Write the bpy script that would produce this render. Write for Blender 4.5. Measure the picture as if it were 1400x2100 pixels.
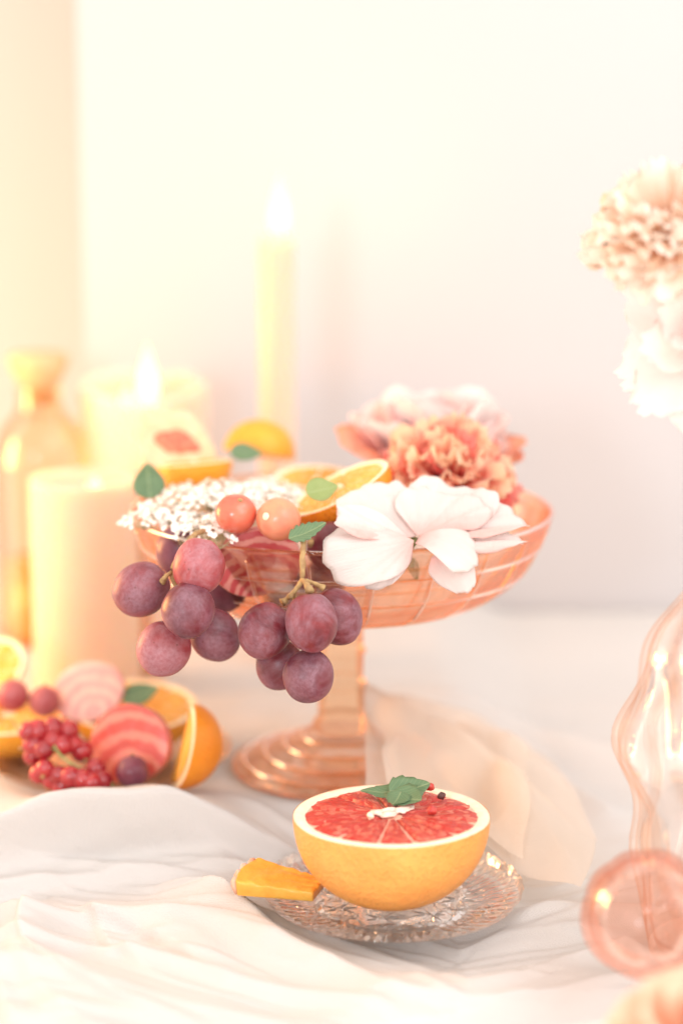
import bpy, math, random
import numpy as np
from mathutils import Matrix, Vector, noise as mnoise

for o in list(bpy.data.objects):
    bpy.data.objects.remove(o)
R = math.radians
random.seed(7)
rng = np.random.default_rng(7)
sc = bpy.context.scene
COL = sc.collection

# ------------------------------------------------------------------ camera
cd = bpy.data.cameras.new("camera")
cam = bpy.data.objects.new("camera", cd)
COL.objects.link(cam)
cam.location = (0, -1.16, 0.39)
cam.rotation_euler = (R(90 - 11.3), 0, 0)
cd.sensor_fit = 'VERTICAL'
cd.sensor_height = 36.0
cd.lens = 70.0
cd.clip_start = 0.02
cd.clip_end = 50
cd.dof.use_dof = True
cd.dof.focus_distance = 1.035
cd.dof.aperture_fstop = 2.3
sc.camera = cam

# ------------------------------------------------------------------ world, lamps, exposure
w = bpy.data.worlds.new("World")
sc.world = w
w.use_nodes = True
bg = w.node_tree.nodes["Background"]
bg.inputs[0].default_value = (1.0, 0.835, 0.72, 1)
bg.inputs[1].default_value = 1.22


def area_lamp(name, loc, target, sx, sy, power, color):
    l = bpy.data.lights.new(name, 'AREA')
    l.shape = 'RECTANGLE'
    l.size, l.size_y = sx, sy
    l.energy = power
    l.color = color
    o = bpy.data.objects.new(name, l)
    COL.objects.link(o)
    o.location = loc
    o.rotation_euler = (Vector(target) - Vector(loc)).to_track_quat('-Z', 'Y').to_euler()
    return o


# the window the table stands opposite to: soft daylight from the camera's left
area_lamp("window_light", (-0.55, -1.95, 0.58), (0.03, 0.05, 0.12), 0.24, 0.28, 7.0, (0.70, 0.88, 1.0))
# added cool fill lamp that whitens the right side of wall and table
area_lamp("cool_fill", (1.05, -0.95, 1.25), (.12, .05, .08), 1.5, 1.3, 13.5, (0.76, 0.90, 1.0))
# warm lamp added off the left edge for an orange glow on the table
area_lamp("warm_fill", (-0.56, 0.12, 0.20), (0.10, 0.12, 0.04), 0.30, 0.22, 2.9, (1.0, 0.46, 0.16))

# bare point lamp without a candle, added for a soft glow on the plaster
gl = bpy.data.lights.new("wall_glow", 'POINT')
gl.energy = 0.05
gl.shadow_soft_size = 0.03
gl.color = (1.0, 0.66, 0.32)
go = bpy.data.objects.new("wall_glow", gl)
COL.objects.link(go)
go.location = (0.022, 0.335, 0.338)

sc.view_settings.view_transform = 'Standard'
sc.view_settings.look = 'None'
sc.view_settings.gamma = 1
sc.view_settings.use_curve_mapping = False
sc.view_settings.exposure = 0.50

sc.render.engine = 'CYCLES'
cy = sc.cycles
cy.use_denoising = True
cy.denoiser = 'OPENIMAGEDENOISE'
cy.max_bounces = 16
cy.diffuse_bounces = 5
cy.glossy_bounces = 5
cy.transmission_bounces = 14
cy.transparent_max_bounces = 32
cy.caustics_reflective = False
cy.caustics_refractive = False
cy.sample_clamp_indirect = 5.0
cy.blur_glossy = 0.5

FLAME = 4.5            # radiance of the candle flames


# ------------------------------------------------------------------ material helpers
class N:
    """small node-tree helper"""

    def __init__(s, name):
        s.m = bpy.data.materials.new(name)
        s.m.use_nodes = True
        s.t = s.m.node_tree
        s.t.nodes.clear()
        s.out = s.t.nodes.new('ShaderNodeOutputMaterial')

    def n(s, typ, ins=None, **kw):
        nd = s.t.nodes.new('ShaderNode' + typ)
        for k, v in kw.items():
            setattr(nd, k, v)
        for k, v in (ins or {}).items():
            s.set(nd.inputs[k], v)
        return nd

    def set(s, sock, v):
        if isinstance(v, bpy.types.NodeSocket):
            s.t.links.new(v, sock)
        elif isinstance(v, bpy.types.Node):
            s.t.links.new(v.outputs[0], sock)
        else:
            if isinstance(v, tuple) and len(v) == 3 and sock.type == 'RGBA':
                v = v + (1,)
            sock.default_value = v

    def math(s, op, a, b=0.0, c=0.0, clamp=False):
        nd = s.n('Math', operation=op, use_clamp=clamp)
        for i, v in enumerate((a, b, c)):
            s.set(nd.inputs[i], v)
        return nd.outputs[0]

    def mix(s, f, a, b, blend='MIX'):
        nd = s.n('Mix', data_type='RGBA', blend_type=blend)
        s.set(nd.inputs[0], f)
        s.set(nd.inputs[6], a)
        s.set(nd.inputs[7], b)
        return nd.outputs[2]

    def ramp(s, f, stops):
        nd = s.n('ValToRGB')
        cr = nd.color_ramp
        while len(cr.elements) < len(stops):
            cr.elements.new(0.5)
        for e, (p, c) in zip(cr.elements, stops):
            e.position = p
            e.color = (c if isinstance(c, tuple) else (c, c, c)) + (1,)
        s.set(nd.inputs[0], f)
        return nd.outputs[0]

    def coord(s, kind='Object'):
        return s.n('TexCoord').outputs[kind]

    def noise(s, scale, detail=3, vec=None, rough=0.55, dist=0.0):
        nd = s.n('TexNoise', {'Scale': scale, 'Detail': detail, 'Roughness': rough, 'Distortion': dist})
        s.set(nd.inputs['Vector'], vec if vec is not None else s.coord())
        return nd.outputs[0]

    def bump(s, h, strength, dist):
        return s.n('Bump', {'Height': h, 'Strength': strength, 'Distance': dist}).outputs[0]

    def bsdf(s, **kw):
        nd = s.n('BsdfPrincipled')
        names = dict(color='Base Color', rough='Roughness', normal='Normal', sss='Subsurface Weight',
                     sssr='Subsurface Radius', ssss='Subsurface Scale', spec='Specular IOR Level',
                     coat='Coat Weight', coatr='Coat Roughness', sheen='Sheen Weight', ior='IOR',
                     trans='Transmission Weight', emis='Emission Color', emiss='Emission Strength')
        for k, v in kw.items():
            s.set(nd.inputs[names[k]], v)
        return nd

    def mixs(s, f, a, b):
        nd = s.n('MixShader')
        s.set(nd.inputs[0], f)
        s.set(nd.inputs[1], a)
        s.set(nd.inputs[2], b)
        return nd

    def done(s, sh):
        s.set(s.out.inputs['Surface'], sh)
        return s.m


def polar(b):
    """object-space (angle, radius) sockets"""
    c = b.n('SeparateXYZ', {0: b.coord()})
    ang = b.math('ARCTAN2', c.outputs[1], c.outputs[0])
    r = b.math('SQRT', b.math('ADD', b.math('MULTIPLY', c.outputs[0], c.outputs[0]),
                              b.math('MULTIPLY', c.outputs[1], c.outputs[1])))
    return ang, r, c.outputs[2]


def m_glass(name, tint, edge, refr=0.0, rough=0.03, ior=1.22, bump=None, gloss=0.6):
    """pressed glass: mostly seen straight through, tinted more where the wall is seen edge on, with a mirror skin;
    refr is the share of light that is bent on its way through"""
    b = N(name)
    kw = {}
    if bump:
        kw['Normal'] = b.bump(b.noise(bump[0], 2), bump[1], bump[2])
    lw = b.n('LayerWeight', dict(kw, Blend=0.5)).outputs['Facing']
    col = b.mix(b.ramp(lw, [(.45, 0.0), (.95, 1.0)]), tint, edge)
    sh = b.n('BsdfTransparent', {'Color': col})
    if refr:
        sh = b.mixs(refr, sh, b.n('BsdfGlass', dict(kw, Color=col, Roughness=rough, IOR=ior)))
    gl = b.n('BsdfGlossy', dict(kw, Color=(1, 1, 1), Roughness=rough + .03))
    f = b.n('Fresnel', dict(kw, IOR=1.40))
    return b.done(b.mixs(b.math('MULTIPLY', f.outputs[0], gloss, clamp=True), sh, gl))


def m_simple(name, c1, c2, scale=60, rough=0.5, sss=0.0, bump=0.0, bscale=300, bdist=0.0005, spec=0.5, rnd=0.0, sssr=(1, .3, .15)):
    b = N(name)
    col = b.mix(b.ramp(b.noise(scale, 4), [(0.35, 0.0), (0.65, 1.0)]), c1, c2)
    if rnd:
        oi = b.n('ObjectInfo')
        col = b.mix(b.math('MULTIPLY', oi.outputs['Random'], rnd), col, (c2[0] * .5, c2[1] * .5, c2[2] * .55))
    kw = dict(color=col, rough=rough, spec=spec)
    if bump:
        kw['normal'] = b.bump(b.noise(bscale, 3), bump, bdist)
    if sss:
        kw.update(sss=sss, sssr=sssr, ssss=0.006)
    return b.done(b.bsdf(**kw))


def m_petal(name, base, mid, tip, rough=0.55, p=(0.05, 0.5, 0.95), transl=0.4, veins=0.25):
    """petal colour runs along the petal's own length"""
    b = N(name)
    g = b.n('SeparateXYZ', {0: b.coord('Generated')})
    oi = b.n('ObjectInfo')
    nz = b.noise(4.0, 3, b.coord('Generated'))
    f = b.math('ADD', g.outputs[1], b.math('MULTIPLY', b.math('SUBTRACT', nz, 0.5), 0.35))
    f = b.math('ADD', f, b.math('MULTIPLY', b.math('SUBTRACT', oi.outputs['Random'], 0.5), 0.22))
    col = b.ramp(f, [(p[0], base), (p[1], mid), (p[2], tip)])
    st = b.n('Mapping', {0: b.coord('Generated'), 'Scale': (38, 2.2, 2)})
    vn = b.noise(1.0, 3, st.outputs[0], 0.6)
    nrm = b.bump(vn, veins, 0.0012)
    pr = b.bsdf(color=col, rough=rough, normal=nrm, spec=0.25, sheen=0.15)
    tl = b.n('BsdfTranslucent', {'Color': col, 'Normal': nrm})
    return b.done(b.mixs(transl, pr, tl))


# ------------------------------------------------------------------ object helpers
def mesh_of(V, F, smooth=True):
    me = bpy.data.meshes.new("mesh")
    V = np.asarray(V, float)
    me.from_pydata(V.tolist(), [], [tuple(int(i) for i in f) for f in F])
    if smooth:
        me.polygons.foreach_set('use_smooth', [True] * len(me.polygons))
    me.update()
    return me


def thing(name, label, cat, loc=(0, 0, 0), rot=None, group=None):
    o = bpy.data.objects.new(name, None)
    o.empty_display_size = 0.01
    COL.objects.link(o)
    M = Matrix.Translation(Vector(loc))
    if rot is not None:
        M = M @ (rot.to_4x4() if not isinstance(rot, tuple) else
                 (Matrix.Rotation(rot[2], 4, 'Z') @ Matrix.Rotation(rot[1], 4, 'Y') @ Matrix.Rotation(rot[0], 4, 'X')))
    o.matrix_world = M
    tag(o, label, cat, group)
    return o


def tag(o, label=None, cat=None, group=None, kind=None):
    if label:
        o['label'] = label
    if cat:
        o['category'] = cat
    if group:
        o['group'] = group
    if kind:
        o['kind'] = kind
    return o


def part(name, vf, mat, parent=None, smooth=True, M=None, thick=0.0, sub=0):
    """vf: (V, F) or a ready mesh; coordinates are local to the parent, M an extra local transform"""
    me = vf if isinstance(vf, bpy.types.Mesh) else mesh_of(vf[0], vf[1], smooth)
    if mat and not me.materials:
        me.materials.append(mat)
    o = bpy.data.objects.new(name, me)
    COL.objects.link(o)
    if parent:
        o.parent = parent
    if M is not None:
        o.matrix_local = M
    if thick:
        md = o.modifiers.new("thickness", 'SOLIDIFY')
        md.thickness = thick
        md.offset = 0
    if sub:
        md = o.modifiers.new("smooth", 'SUBSURF')
        md.levels = md.render_levels = sub
    return o


def grid_faces(nu, nv, wrap=False, off=0):
    F = []
    for i in range(nu - 1):
        for j in range(nv if wrap else nv - 1):
            k = (j + 1) % nv
            F.append((off + i * nv + j, off + i * nv + k, off + (i + 1) * nv + k, off + (i + 1) * nv + j))
    return F


def join(*vfs):
    V, F = [], []
    for v, f in vfs:
        o = sum(len(a) for a in V)
        V.append(np.asarray(v, float))
        F += [tuple(i + o for i in q) for q in f]
    return np.concatenate(V), F


def lathe(profile, n=64, close=False, fn=None, flip=False):
    """profile [(r, z)...]; fn(theta, k, r, z) -> (r, z) lets ribs and facets in"""
    V = []
    for k, (r, z) in enumerate(profile):
        for j in range(n):
            t = 2 * math.pi * j / n
            rr, zz = (fn(t, k, r, z) if fn else (r, z))
            V.append((rr * math.cos(t), rr * math.sin(t), zz))
    F = grid_faces(len(profile), n, True)
    if close:
        m = len(profile)
        for j in range(n):
            k = (j + 1) % n
            F.append(((m - 1) * n + j, (m - 1) * n + k, k, j))
    if flip:
        F = [tuple(reversed(q)) for q in F]
    return np.array(V), F


def smooth_path(P, n):
    """Catmull-Rom through P, n samples"""
    P = np.asarray(P, float)
    Q = np.vstack([2 * P[0] - P[1], P, 2 * P[-1] - P[-2]])
    T = np.linspace(0, len(P) - 1 - 1e-9, n)
    out = []
    for t in T:
        i = int(t)
        u = t - i
        a, b, c, d = Q[i], Q[i + 1], Q[i + 2], Q[i + 3]
        out.append(0.5 * (2 * b + (c - a) * u + (2 * a - 5 * b + 4 * c - d) * u * u + (3 * b - a - 3 * c + d) * u ** 3))
    return np.array(out)


def tube(path, rad, n=10, samples=24, knob=0.0):
    P = smooth_path(path, samples)
    rad = np.interp(np.linspace(0, 1, samples), np.linspace(0, 1, len(np.atleast_1d(rad))), np.atleast_1d(rad))
    V = []
    up = Vector((0.13, 0.21, 0.97))
    for i in range(samples):
        t = Vector(P[min(i + 1, samples - 1)] - P[max(i - 1, 0)]).normalized()
        s = t.cross(up).normalized()
        b = s.cross(t)
        for j in range(n):
            a = 2 * math.pi * j / n
            r = rad[i] * (1 + knob * mnoise.noise(Vector((i * .9, j * .7, P[0][0] * 300))))
            V.append(Vector(P[i]) + (s * math.cos(a) + b * math.sin(a)) * r)
    F = grid_faces(samples, n, True)
    F.append(tuple(reversed(range(n))))
    F.append(tuple(range((samples - 1) * n, samples * n)))
    return np.array([tuple(v) for v in V]), F


def ball(rx, ry, rz, nu=20, nv=28, wob=0.0, seed=0, dent=0.0):
    V = []
    for i in range(nu):
        ph = math.pi * (i / (nu - 1)) - math.pi / 2
        ph = max(-math.pi / 2 + 1e-3, min(math.pi / 2 - 1e-3, ph))
        for j in range(nv):
            t = 2 * math.pi * j / nv
            d = Vector((math.cos(ph) * math.cos(t), math.cos(ph) * math.sin(t), math.sin(ph)))
            k = 1 + wob * mnoise.noise(d * 1.3 + Vector((seed * 3.1, seed * 1.7, 0)))
            top = dent * math.exp(-((math.pi / 2 - ph) / 0.28) ** 2)
            V.append((d.x * rx * k, d.y * ry * k, d.z * rz * k - top * rz))
    return np.array(V), grid_faces(nu, nv, True)


def frame(ydir, zdir):
    """rotation whose local Y runs along ydir and local Z faces zdir"""
    y = Vector(ydir).normalized()
    z = Vector(zdir)
    z = (z - y * z.dot(y)).normalized()
    x = y.cross(z)
    return Matrix((x, y, z)).transposed()


def petal(L, W, e0=0.0, e1=0.0, cup=0.3, ruffle=0.0, freq=5.0, scallop=0.0, sfreq=9.0, tipw=0.75, basew=0.12,
          nu=14, nv=15, seed=0, fold=0.0, twist=0.0):
    """one petal: root at the origin, running along +Y, face to +Z; e0/e1 pitch of the spine at root and tip"""
    V = []
    r = random.Random(seed)
    ph = [r.uniform(0, 6.28) for _ in range(6)]
    for j in range(nv):
        v = -1 + 2 * j / (nv - 1)
        Lv = L * (1 - 0.20 * abs(v) ** 2.4 + scallop * (math.sin(sfreq * v + ph[0]) * .6 + math.sin(sfreq * 2.3 * v + ph[1]) * .4))
        y = z = 0.0
        for i in range(nu):
            u = i / (nu - 1)
            a = e0 + (e1 - e0) * u
            if i:
                y += Lv / (nu - 1) * math.cos(a)
                z += Lv / (nu - 1) * math.sin(a)
            s = math.sin(min(1.0, u / tipw) * math.pi / 2)
            wd = W * (basew + (1 - basew) * s ** 1.2)
            if u > tipw:
                q = (u - tipw) / (1 - tipw)
                wd *= math.sqrt(max(0.0, 1 - 0.55 * q * q))
            off = cup * wd * (v * v) + ruffle * W * u ** 1.6 * (math.sin(freq * v + ph[2] + u * 2) * .65 + math.sin(freq * 1.9 * v + ph[3] - u * 3) * .35)
            off += fold * W * math.exp(-(v / .16) ** 2) * (1 - u * .6)
            tw = twist * u * v * wd
            V.append((v * wd, y - math.sin(a) * off, z + math.cos(a) * off + tw))
    # order is (v, u): v rows of u
    return np.array(V), grid_faces(nv, nu)


# ------------------------------------------------------------------ materials
def mk_cloth(name, c1, c2, transl, sheer=0.0):
    b = N(name)
    co = b.coord()
    nz = b.noise(14, 4, co)
    col = b.mix(nz, c1, c2)
    wv = b.n('TexWave', {'Vector': b.n('Mapping', {0: co, 'Rotation': (0, 0, 0.3)}).outputs[0], 'Scale': 420.0, 'Distortion': 1.2, 'Detail': 1.0}, wave_type='BANDS').outputs[1]
    wv2 = b.n('TexWave', {'Vector': b.n('Mapping', {0: co, 'Rotation': (0, 0, 1.87)}).outputs[0], 'Scale': 420.0, 'Distortion': 1.2, 'Detail': 1.0}, wave_type='BANDS').outputs[1]
    h = b.math('ADD', b.math('MULTIPLY', b.math('ADD', wv, wv2), 0.16), b.math('MULTIPLY', b.noise(900, 2, co), 0.6))
    h = b.math('ADD', h, b.math('MULTIPLY', b.noise(70, 5, co, 0.6, 0.6), 1.3))
    nrm = b.bump(h, 0.6, 0.0009)
    pr = b.bsdf(color=col, rough=0.88, normal=nrm, spec=0.15, sheen=0.25)
    tl = b.n('BsdfTranslucent', {'Color': col, 'Normal': nrm})
    sh = b.mixs(transl, pr, tl)
    if sheer:
        tr = b.n('BsdfTransparent', {'Color': (1, .97, .94)})
        sh = b.mixs(sheer, sh, tr)
    return b.done(sh)


def mk_wall(name, c1, c2):
    b = N(name)
    nz = b.noise(3, 5)
    nrm = b.bump(b.noise(120, 4), 0.15, 0.001)
    return b.done(b.bsdf(color=b.mix(nz, c1, c2), rough=0.85, normal=nrm, spec=0.2))


M_WALL = mk_wall("wall_paint", (.535, .52, .53), (.555, .54, .55))
M_WALL_CREAM = mk_wall("wall_paint_cream", (.62, .58, .53), (.64, .60, .55))
M_TABLE = mk_wall("table_paint", (.75, .73, .71), (.78, .76, .74))
M_CLOTH = mk_cloth("linen_cloth", (.705, .69, .675), (.75, .735, .72), 0.22)
M_VEIL = mk_cloth("sheer_cloth", (.95, .84, .73), (.96, .88, .79), 0.50, 0.32)
M_PINKGLASS = m_glass("peach_glass", (.997, .90, .835), (.96, .56, .37), 0.08, 0.02, 1.20)
M_PINKGLASS_THICK = m_glass("peach_glass_thick", (.990, .84, .70), (.955, .54, .31), 0.12, 0.02, 1.25)
M_CRYSTAL = m_glass("crystal_glass", (.998, .993, .988), (.98, .965, .95), 0.12, 0.0, 1.25, None, 0.8)
M_CLEAR = m_glass("plate_glass", (.995, .975, .955), (.90, .70, .56))
M_VASE = m_glass("vase_glass", (.997, .98, .97), (.975, .80, .70), 0.0, 0.05, 1.2, (30, .25, .004), 0.35)
M_ORN = m_glass("ornament_glass", (.992, .89, .85), (.93, .60, .50), 0.0, 0.05, 1.2, None, 0.4)
M_AMBER = m_glass("amber_glass", (.995, .935, .85), (.97, .78, .56), 0.0, 0.06, 1.2)


def mk_grape(name, c1, c2, bloom, bl=0.55):
    b = N(name)
    oi = b.n('ObjectInfo')
    co = b.n('VectorMath', {0: b.coord(), 1: b.n('VectorMath', {0: oi.outputs['Location'], 1: (7, 7, 7)}, operation='MULTIPLY').outputs[0]}, operation='ADD').outputs[0]
    f = b.ramp(b.noise(75, 4, co, 0.6, 0.4), [(0.3, 0.0), (0.7, 1.0)])
    col = b.mix(f, c1, c2)
    col = b.mix(b.math('MULTIPLY', oi.outputs['Random'], 0.45), col, (c2[0] * .62, c2[1] * .8, c2[2] * 1.0))
    bm = b.ramp(b.noise(42, 5, co, 0.62, 0.9), [(0.38, 0.0), (0.60, 1.0)])
    sp = b.ramp(b.noise(520, 3, co), [(0.35, 0.55), (0.62, 1.0)])
    fb = b.math('MULTIPLY', b.math('MULTIPLY', bm, sp), bl)
    col = b.mix(fb, col, bloom)
    spots = b.n('TexVoronoi', {'Vector': co, 'Scale': 170.0}).outputs[0]
    col = b.mix(b.ramp(spots, [(0.05, 0.7), (0.13, 0.0)]), col, (.16, .045, .04))
    rg = b.math('MULTIPLY_ADD', fb, 0.35, 0.32)
    nrm = b.bump(b.noise(300, 4, co), 0.12, 0.0006)
    return b.done(b.bsdf(color=col, rough=rg, normal=nrm, sss=0.18, sssr=(.9, .25, .2), ssss=0.004, spec=0.45))


M_GRAPE = mk_grape("red_grape_skin", (.25, .029, .035), (.105, .017, .028), (.36, .21, .265), 0.55)
M_GRAPE_RUBY = mk_grape('ruby_grape_skin', (.42, .050, .050), (.24, .034, .042), (.50, .30, .35), 0.5)
M_GRAPE_DK = mk_grape("dark_grape_skin", (.20, .03, .05), (.13, .03, .055), (.4, .2, .26), 0.3)
M_GRAPE_RED = mk_grape("bright_grape_skin", (.52, .08, .07), (.38, .05, .06), (.6, .3, .3), 0.3)
M_BERRY_RED = m_simple("red_berry_skin", (.70, .11, .075), (.78, .20, .12), 40, 0.22, 0.3, spec=0.6)
M_BERRY_PEACH = m_simple("peach_berry_skin", (.80, .36, .19), (.74, .24, .15), 45, 0.28, 0.3, spec=0.55)
M_CURRANT = m_simple("currant_skin", (.55, .03, .035), (.36, .018, .03), 90, 0.07, 0.0, spec=0.8, rnd=0.5)
M_TWIG = m_simple("vine_twig", (.34, .20, .09), (.50, .34, .15), 260, 0.75, bump=0.6, bscale=700)
M_GREEN = m_simple("green_stem", (.22, .30, .09), (.34, .40, .16), 120, 0.55)
M_LEAF_UNDER = None


def mk_leaf(name, c1, c2):
    b = N(name)
    g = b.coord('Generated')
    s = b.n('SeparateXYZ', {0: g})
    ax = b.math('ABSOLUTE', b.math('SUBTRACT', s.outputs[0], 0.5))
    # side veins run obliquely from the midrib
    ph = b.math('SUBTRACT', s.outputs[1], b.math('MULTIPLY', ax, 0.9))
    sv = b.math('ABSOLUTE', b.math('SINE', b.math('MULTIPLY', ph, 24.0)))
    vein = b.math('MAXIMUM', b.ramp(sv, [(0.0, 1.0), (0.16, 0.0)]), b.ramp(ax, [(0.0, 1.0), (0.035, 0.0)]))
    col = b.mix(b.noise(5, 4, g), c1, c2)
    col = b.mix(b.math('MULTIPLY', vein, 0.6), col, (.50, .60, .32))
    nrm = b.bump(b.math('ADD', b.math('MULTIPLY', vein, -0.7), b.noise(30, 3, g)), 0.35, 0.0007)
    pr = b.bsdf(color=col, rough=0.38, normal=nrm, spec=0.5)
    tl = b.n('BsdfTranslucent', {'Color': col})
    return b.done(b.mixs(0.25, pr, tl))


M_LEAF = mk_leaf("green_leaf", (.13, .245, .12), (.21, .33, .18))
M_LEAF_PALE = mk_leaf("pale_green_leaf", (.30, .42, .13), (.42, .50, .20))


def mk_rind(name, c1, c2):
    b = N(name)
    v = b.n('TexVoronoi', {'Vector': b.coord(), 'Scale': 400.0}).outputs[0]
    h = b.math('ADD', b.ramp(v, [(0.0, 0.0), (0.5, 1.0)]), b.math('MULTIPLY', b.noise(150, 3), 1.2))
    col = b.mix(b.ramp(b.noise(45, 4), [(.3, 0.0), (.7, 1.0)]), c1, c2)
    return b.done(b.bsdf(color=col, rough=0.42, normal=b.bump(h, 0.75, 0.0009), spec=0.45, sss=0.15, ssss=0.004))


M_RIND_ORANGE = mk_rind("orange_rind", (.90, .33, .025), (.86, .26, .015))
M_RIND_GRAPEFRUIT = mk_rind("grapefruit_rind", (.88, .41, .10), (.86, .34, .075))
M_RIND_YELLOW = mk_rind("yellow_orange_rind", (.92, .42, .04), (.90, .35, .025))
M_PITH = m_simple("pith", (.93, .74, .50), (.95, .82, .62), 200, 0.75, 0.2, bump=0.5, bscale=500)
M_PITH_G = m_simple("grapefruit_pith", (.93, .72, .54), (.94, .80, .64), 200, 0.75, 0.2, bump=0.5, bscale=500)


def mk_pulp(name, c1, c2, c3):
    b = N(name)
    ang, r, z = polar(b)
    vec = b.n('CombineXYZ', {0: b.math('MULTIPLY', ang, 9.0), 1: b.math('MULTIPLY', r, 170.0), 2: 0.0}).outputs[0]
    vo = b.n('TexVoronoi', {'Vector': vec, 'Scale': 1.6, 'Randomness': 1.0}, feature='F1')
    cell = b.n('SeparateXYZ', {0: vo.outputs['Color']}).outputs[0]
    col = b.mix(b.ramp(b.noise(60, 4), [(.3, 0.0), (.7, 1.0)]), c1, c2)
    col = b.mix(b.math('MULTIPLY', b.ramp(cell, [(.55, 0.0), (1.0, 1.0)]), 0.65), col, c3)
    fib = b.noise(1.0, 4, b.n('CombineXYZ', {0: b.math('MULTIPLY', ang, 45.0), 1: b.math('MULTIPLY', r, 90.0), 2: 0.0}).outputs[0], 0.6)
    col = b.mix(b.ramp(fib, [(.58, 0.0), (.78, 0.55)]), col, c3)
    h = b.math('ADD', b.math('SUBTRACT', 1.0, vo.outputs['Distance']), b.math('MULTIPLY', fib, 0.8))
    return b.done(b.bsdf(color=col, rough=0.24, normal=b.bump(h, 0.75, 0.0016), spec=0.55, sss=0.2, sssr=(1, .3, .2), ssss=0.004))


M_CORE = m_simple('grapefruit_core', (.90, .62, .52), (.93, .76, .66), 500, 0.5, bump=.8, bscale=900)
M_MEMB = m_simple('grapefruit_membrane', (.84, .44, .32), (.88, .54, .40), 200, 0.5)
M_PULP_ORANGE = mk_pulp("orange_pulp", (.90, .40, .04), (.93, .48, .07), (.97, .72, .32))
M_PULP_GRAPEFRUIT = mk_pulp("grapefruit_pulp", (.52, .033, .026), (.59, .060, .042), (.82, .28, .18))


def mk_beet(name, freq, ca=(.80, .34, .29), cb=(.60, .08, .09)):
    b = N(name)
    ang, r, z = polar(b)
    rr = b.math('ADD', r, b.math('MULTIPLY', b.math('SUBTRACT', b.noise(55, 4), 0.5), 0.011))
    s = b.math('SINE', b.math('MULTIPLY', rr, freq))
    f = b.ramp(b.math('MULTIPLY_ADD', s, 0.5, 0.5), [(.25, 0.0), (.6, 1.0)])
    col = b.mix(f, ca, cb)
    col = b.mix(b.ramp(b.noise(160, 3), [(.5, 0.0), (.8, .4)]), col, (.70, .20, .22))
    return b.done(b.bsdf(color=col, rough=0.35, normal=b.bump(b.noise(260, 3), .3, .0005), sss=.1, ssss=.003))


M_BEET = mk_beet("striped_beet", 1050)
M_BEET_WIDE = mk_beet("striped_beet_wide", 620, (.76, .25, .19), (.62, .10, .08))
M_BEET_PALE = mk_beet("pale_striped_beet", 760, (.84, .54, .45), (.79, .40, .36))
M_BEET_SKIN = m_simple("beet_skin", (.55, .16, .16), (.66, .27, .22), 180, 0.6, bump=.5, bscale=500)
M_FIG_SKIN = m_simple("fig_flesh", (.80, .53, .31), (.84, .62, .40), 120, 0.55, .2)
M_FIG_RED = m_simple("fig_heart", (.70, .10, .06), (.82, .25, .14), 330, 0.35, .2, bump=.9, bscale=420, bdist=.0015)
M_PINE = m_simple("pineapple_flesh", (.80, .37, .05), (.84, .46, .08), 90, 0.3, .2, bump=.5, bscale=260, bdist=.001)
M_PINE_RIND = m_simple("pineapple_rind", (.66, .33, .22), (.80, .50, .36), 210, 0.6, bump=.7, bscale=350)
M_WHITE_PETAL = m_petal("white_petal", (.90, .62, .58), (.89, .80, .78), (.91, .86, .84), p=(0.0, .35, .9), transl=.40, veins=.5)
M_PINK_PETAL = m_petal("pink_petal", (.91, .42, .45), (.93, .62, .62), (.95, .76, .73), p=(0, .4, .85), transl=.35)
M_CORAL_EDGE = m_petal("coral_edge_petal", (.93, .64, .60), (.93, .60, .52), (.90, .36, .20), p=(0, .6, .92), transl=.3)
M_CARN = m_petal("coral_carnation_petal", (.90, .12, .10), (.95, .30, .23), (.98, .74, .52), p=(.22, .58, .92), transl=.42)
M_CARN_DEEP = m_petal("deep_coral_petal", (.88, .09, .09), (.92, .18, .16), (.95, .36, .30), p=(.25, .65, .95), transl=.42)
M_CARN_PALE = m_petal("pale_peach_petal", (.95, .60, .40), (.95, .79, .65), (.96, .88, .80), p=(.15, .55, .9), transl=.5)
M_ROSE = m_petal("peach_rose_petal", (.86, .34, .20), (.90, .55, .38), (.92, .66, .50), p=(0, .5, .9), transl=.4)
M_LACE = m_simple("lace_floret", (.86, .84, .78), (.90, .89, .86), 500, 0.7)
M_LACE_STEM = m_simple("lace_stalk", (.50, .45, .27), (.62, .56, .36), 200, 0.6)
M_CORK = m_simple("cork", (.66, .40, .20), (.76, .50, .28), 130, 0.8, bump=.5)
M_WICK = m_simple("wick", (.05, .04, .035), (.09, .07, .06), 300, 0.9)
M_PEPPER_RED = m_simple("pink_pepper", (.45, .03, .03), (.60, .07, .05), 500, 0.25)
M_PEPPER_DARK = m_simple("dark_pepper", (.06, .02, .02), (.12, .035, .03), 900, 0.45, bump=.9, bscale=1500)
M_SEED = m_simple("pale_seed", (.88, .74, .52), (.92, .82, .62), 400, 0.4)


def mk_wax(name, c):
    b = N(name)
    return b.done(b.bsdf(color=b.mix(b.noise(30, 4), c, (c[0], c[1] * .96, c[2] * .92)), rough=0.42, spec=0.4, sss=0.85,
                         sssr=(1.0, .55, .28), ssss=0.02, normal=b.bump(b.noise(60, 3), .15, .001)))


M_WAX = mk_wax("cream_wax", (.80, .58, .42))
M_WAX_WHITE = mk_wax("white_wax", (.78, .66, .53))
M_WAX_PEACH = mk_wax("peach_wax", (.78, .57, .44))
b = N("flame")
zc = b.n('SeparateXYZ', {0: b.coord('Generated')}).outputs[2]
M_FLAME = b.done(b.n('Emission', {'Color': b.ramp(zc, [(0, (1, .42, .14)), (.35, (1, .50, .19)), (1, (1, .45, .15))]), 'Strength': FLAME}))

# ------------------------------------------------------------------ the setting
WALL_Y = 0.42


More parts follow.
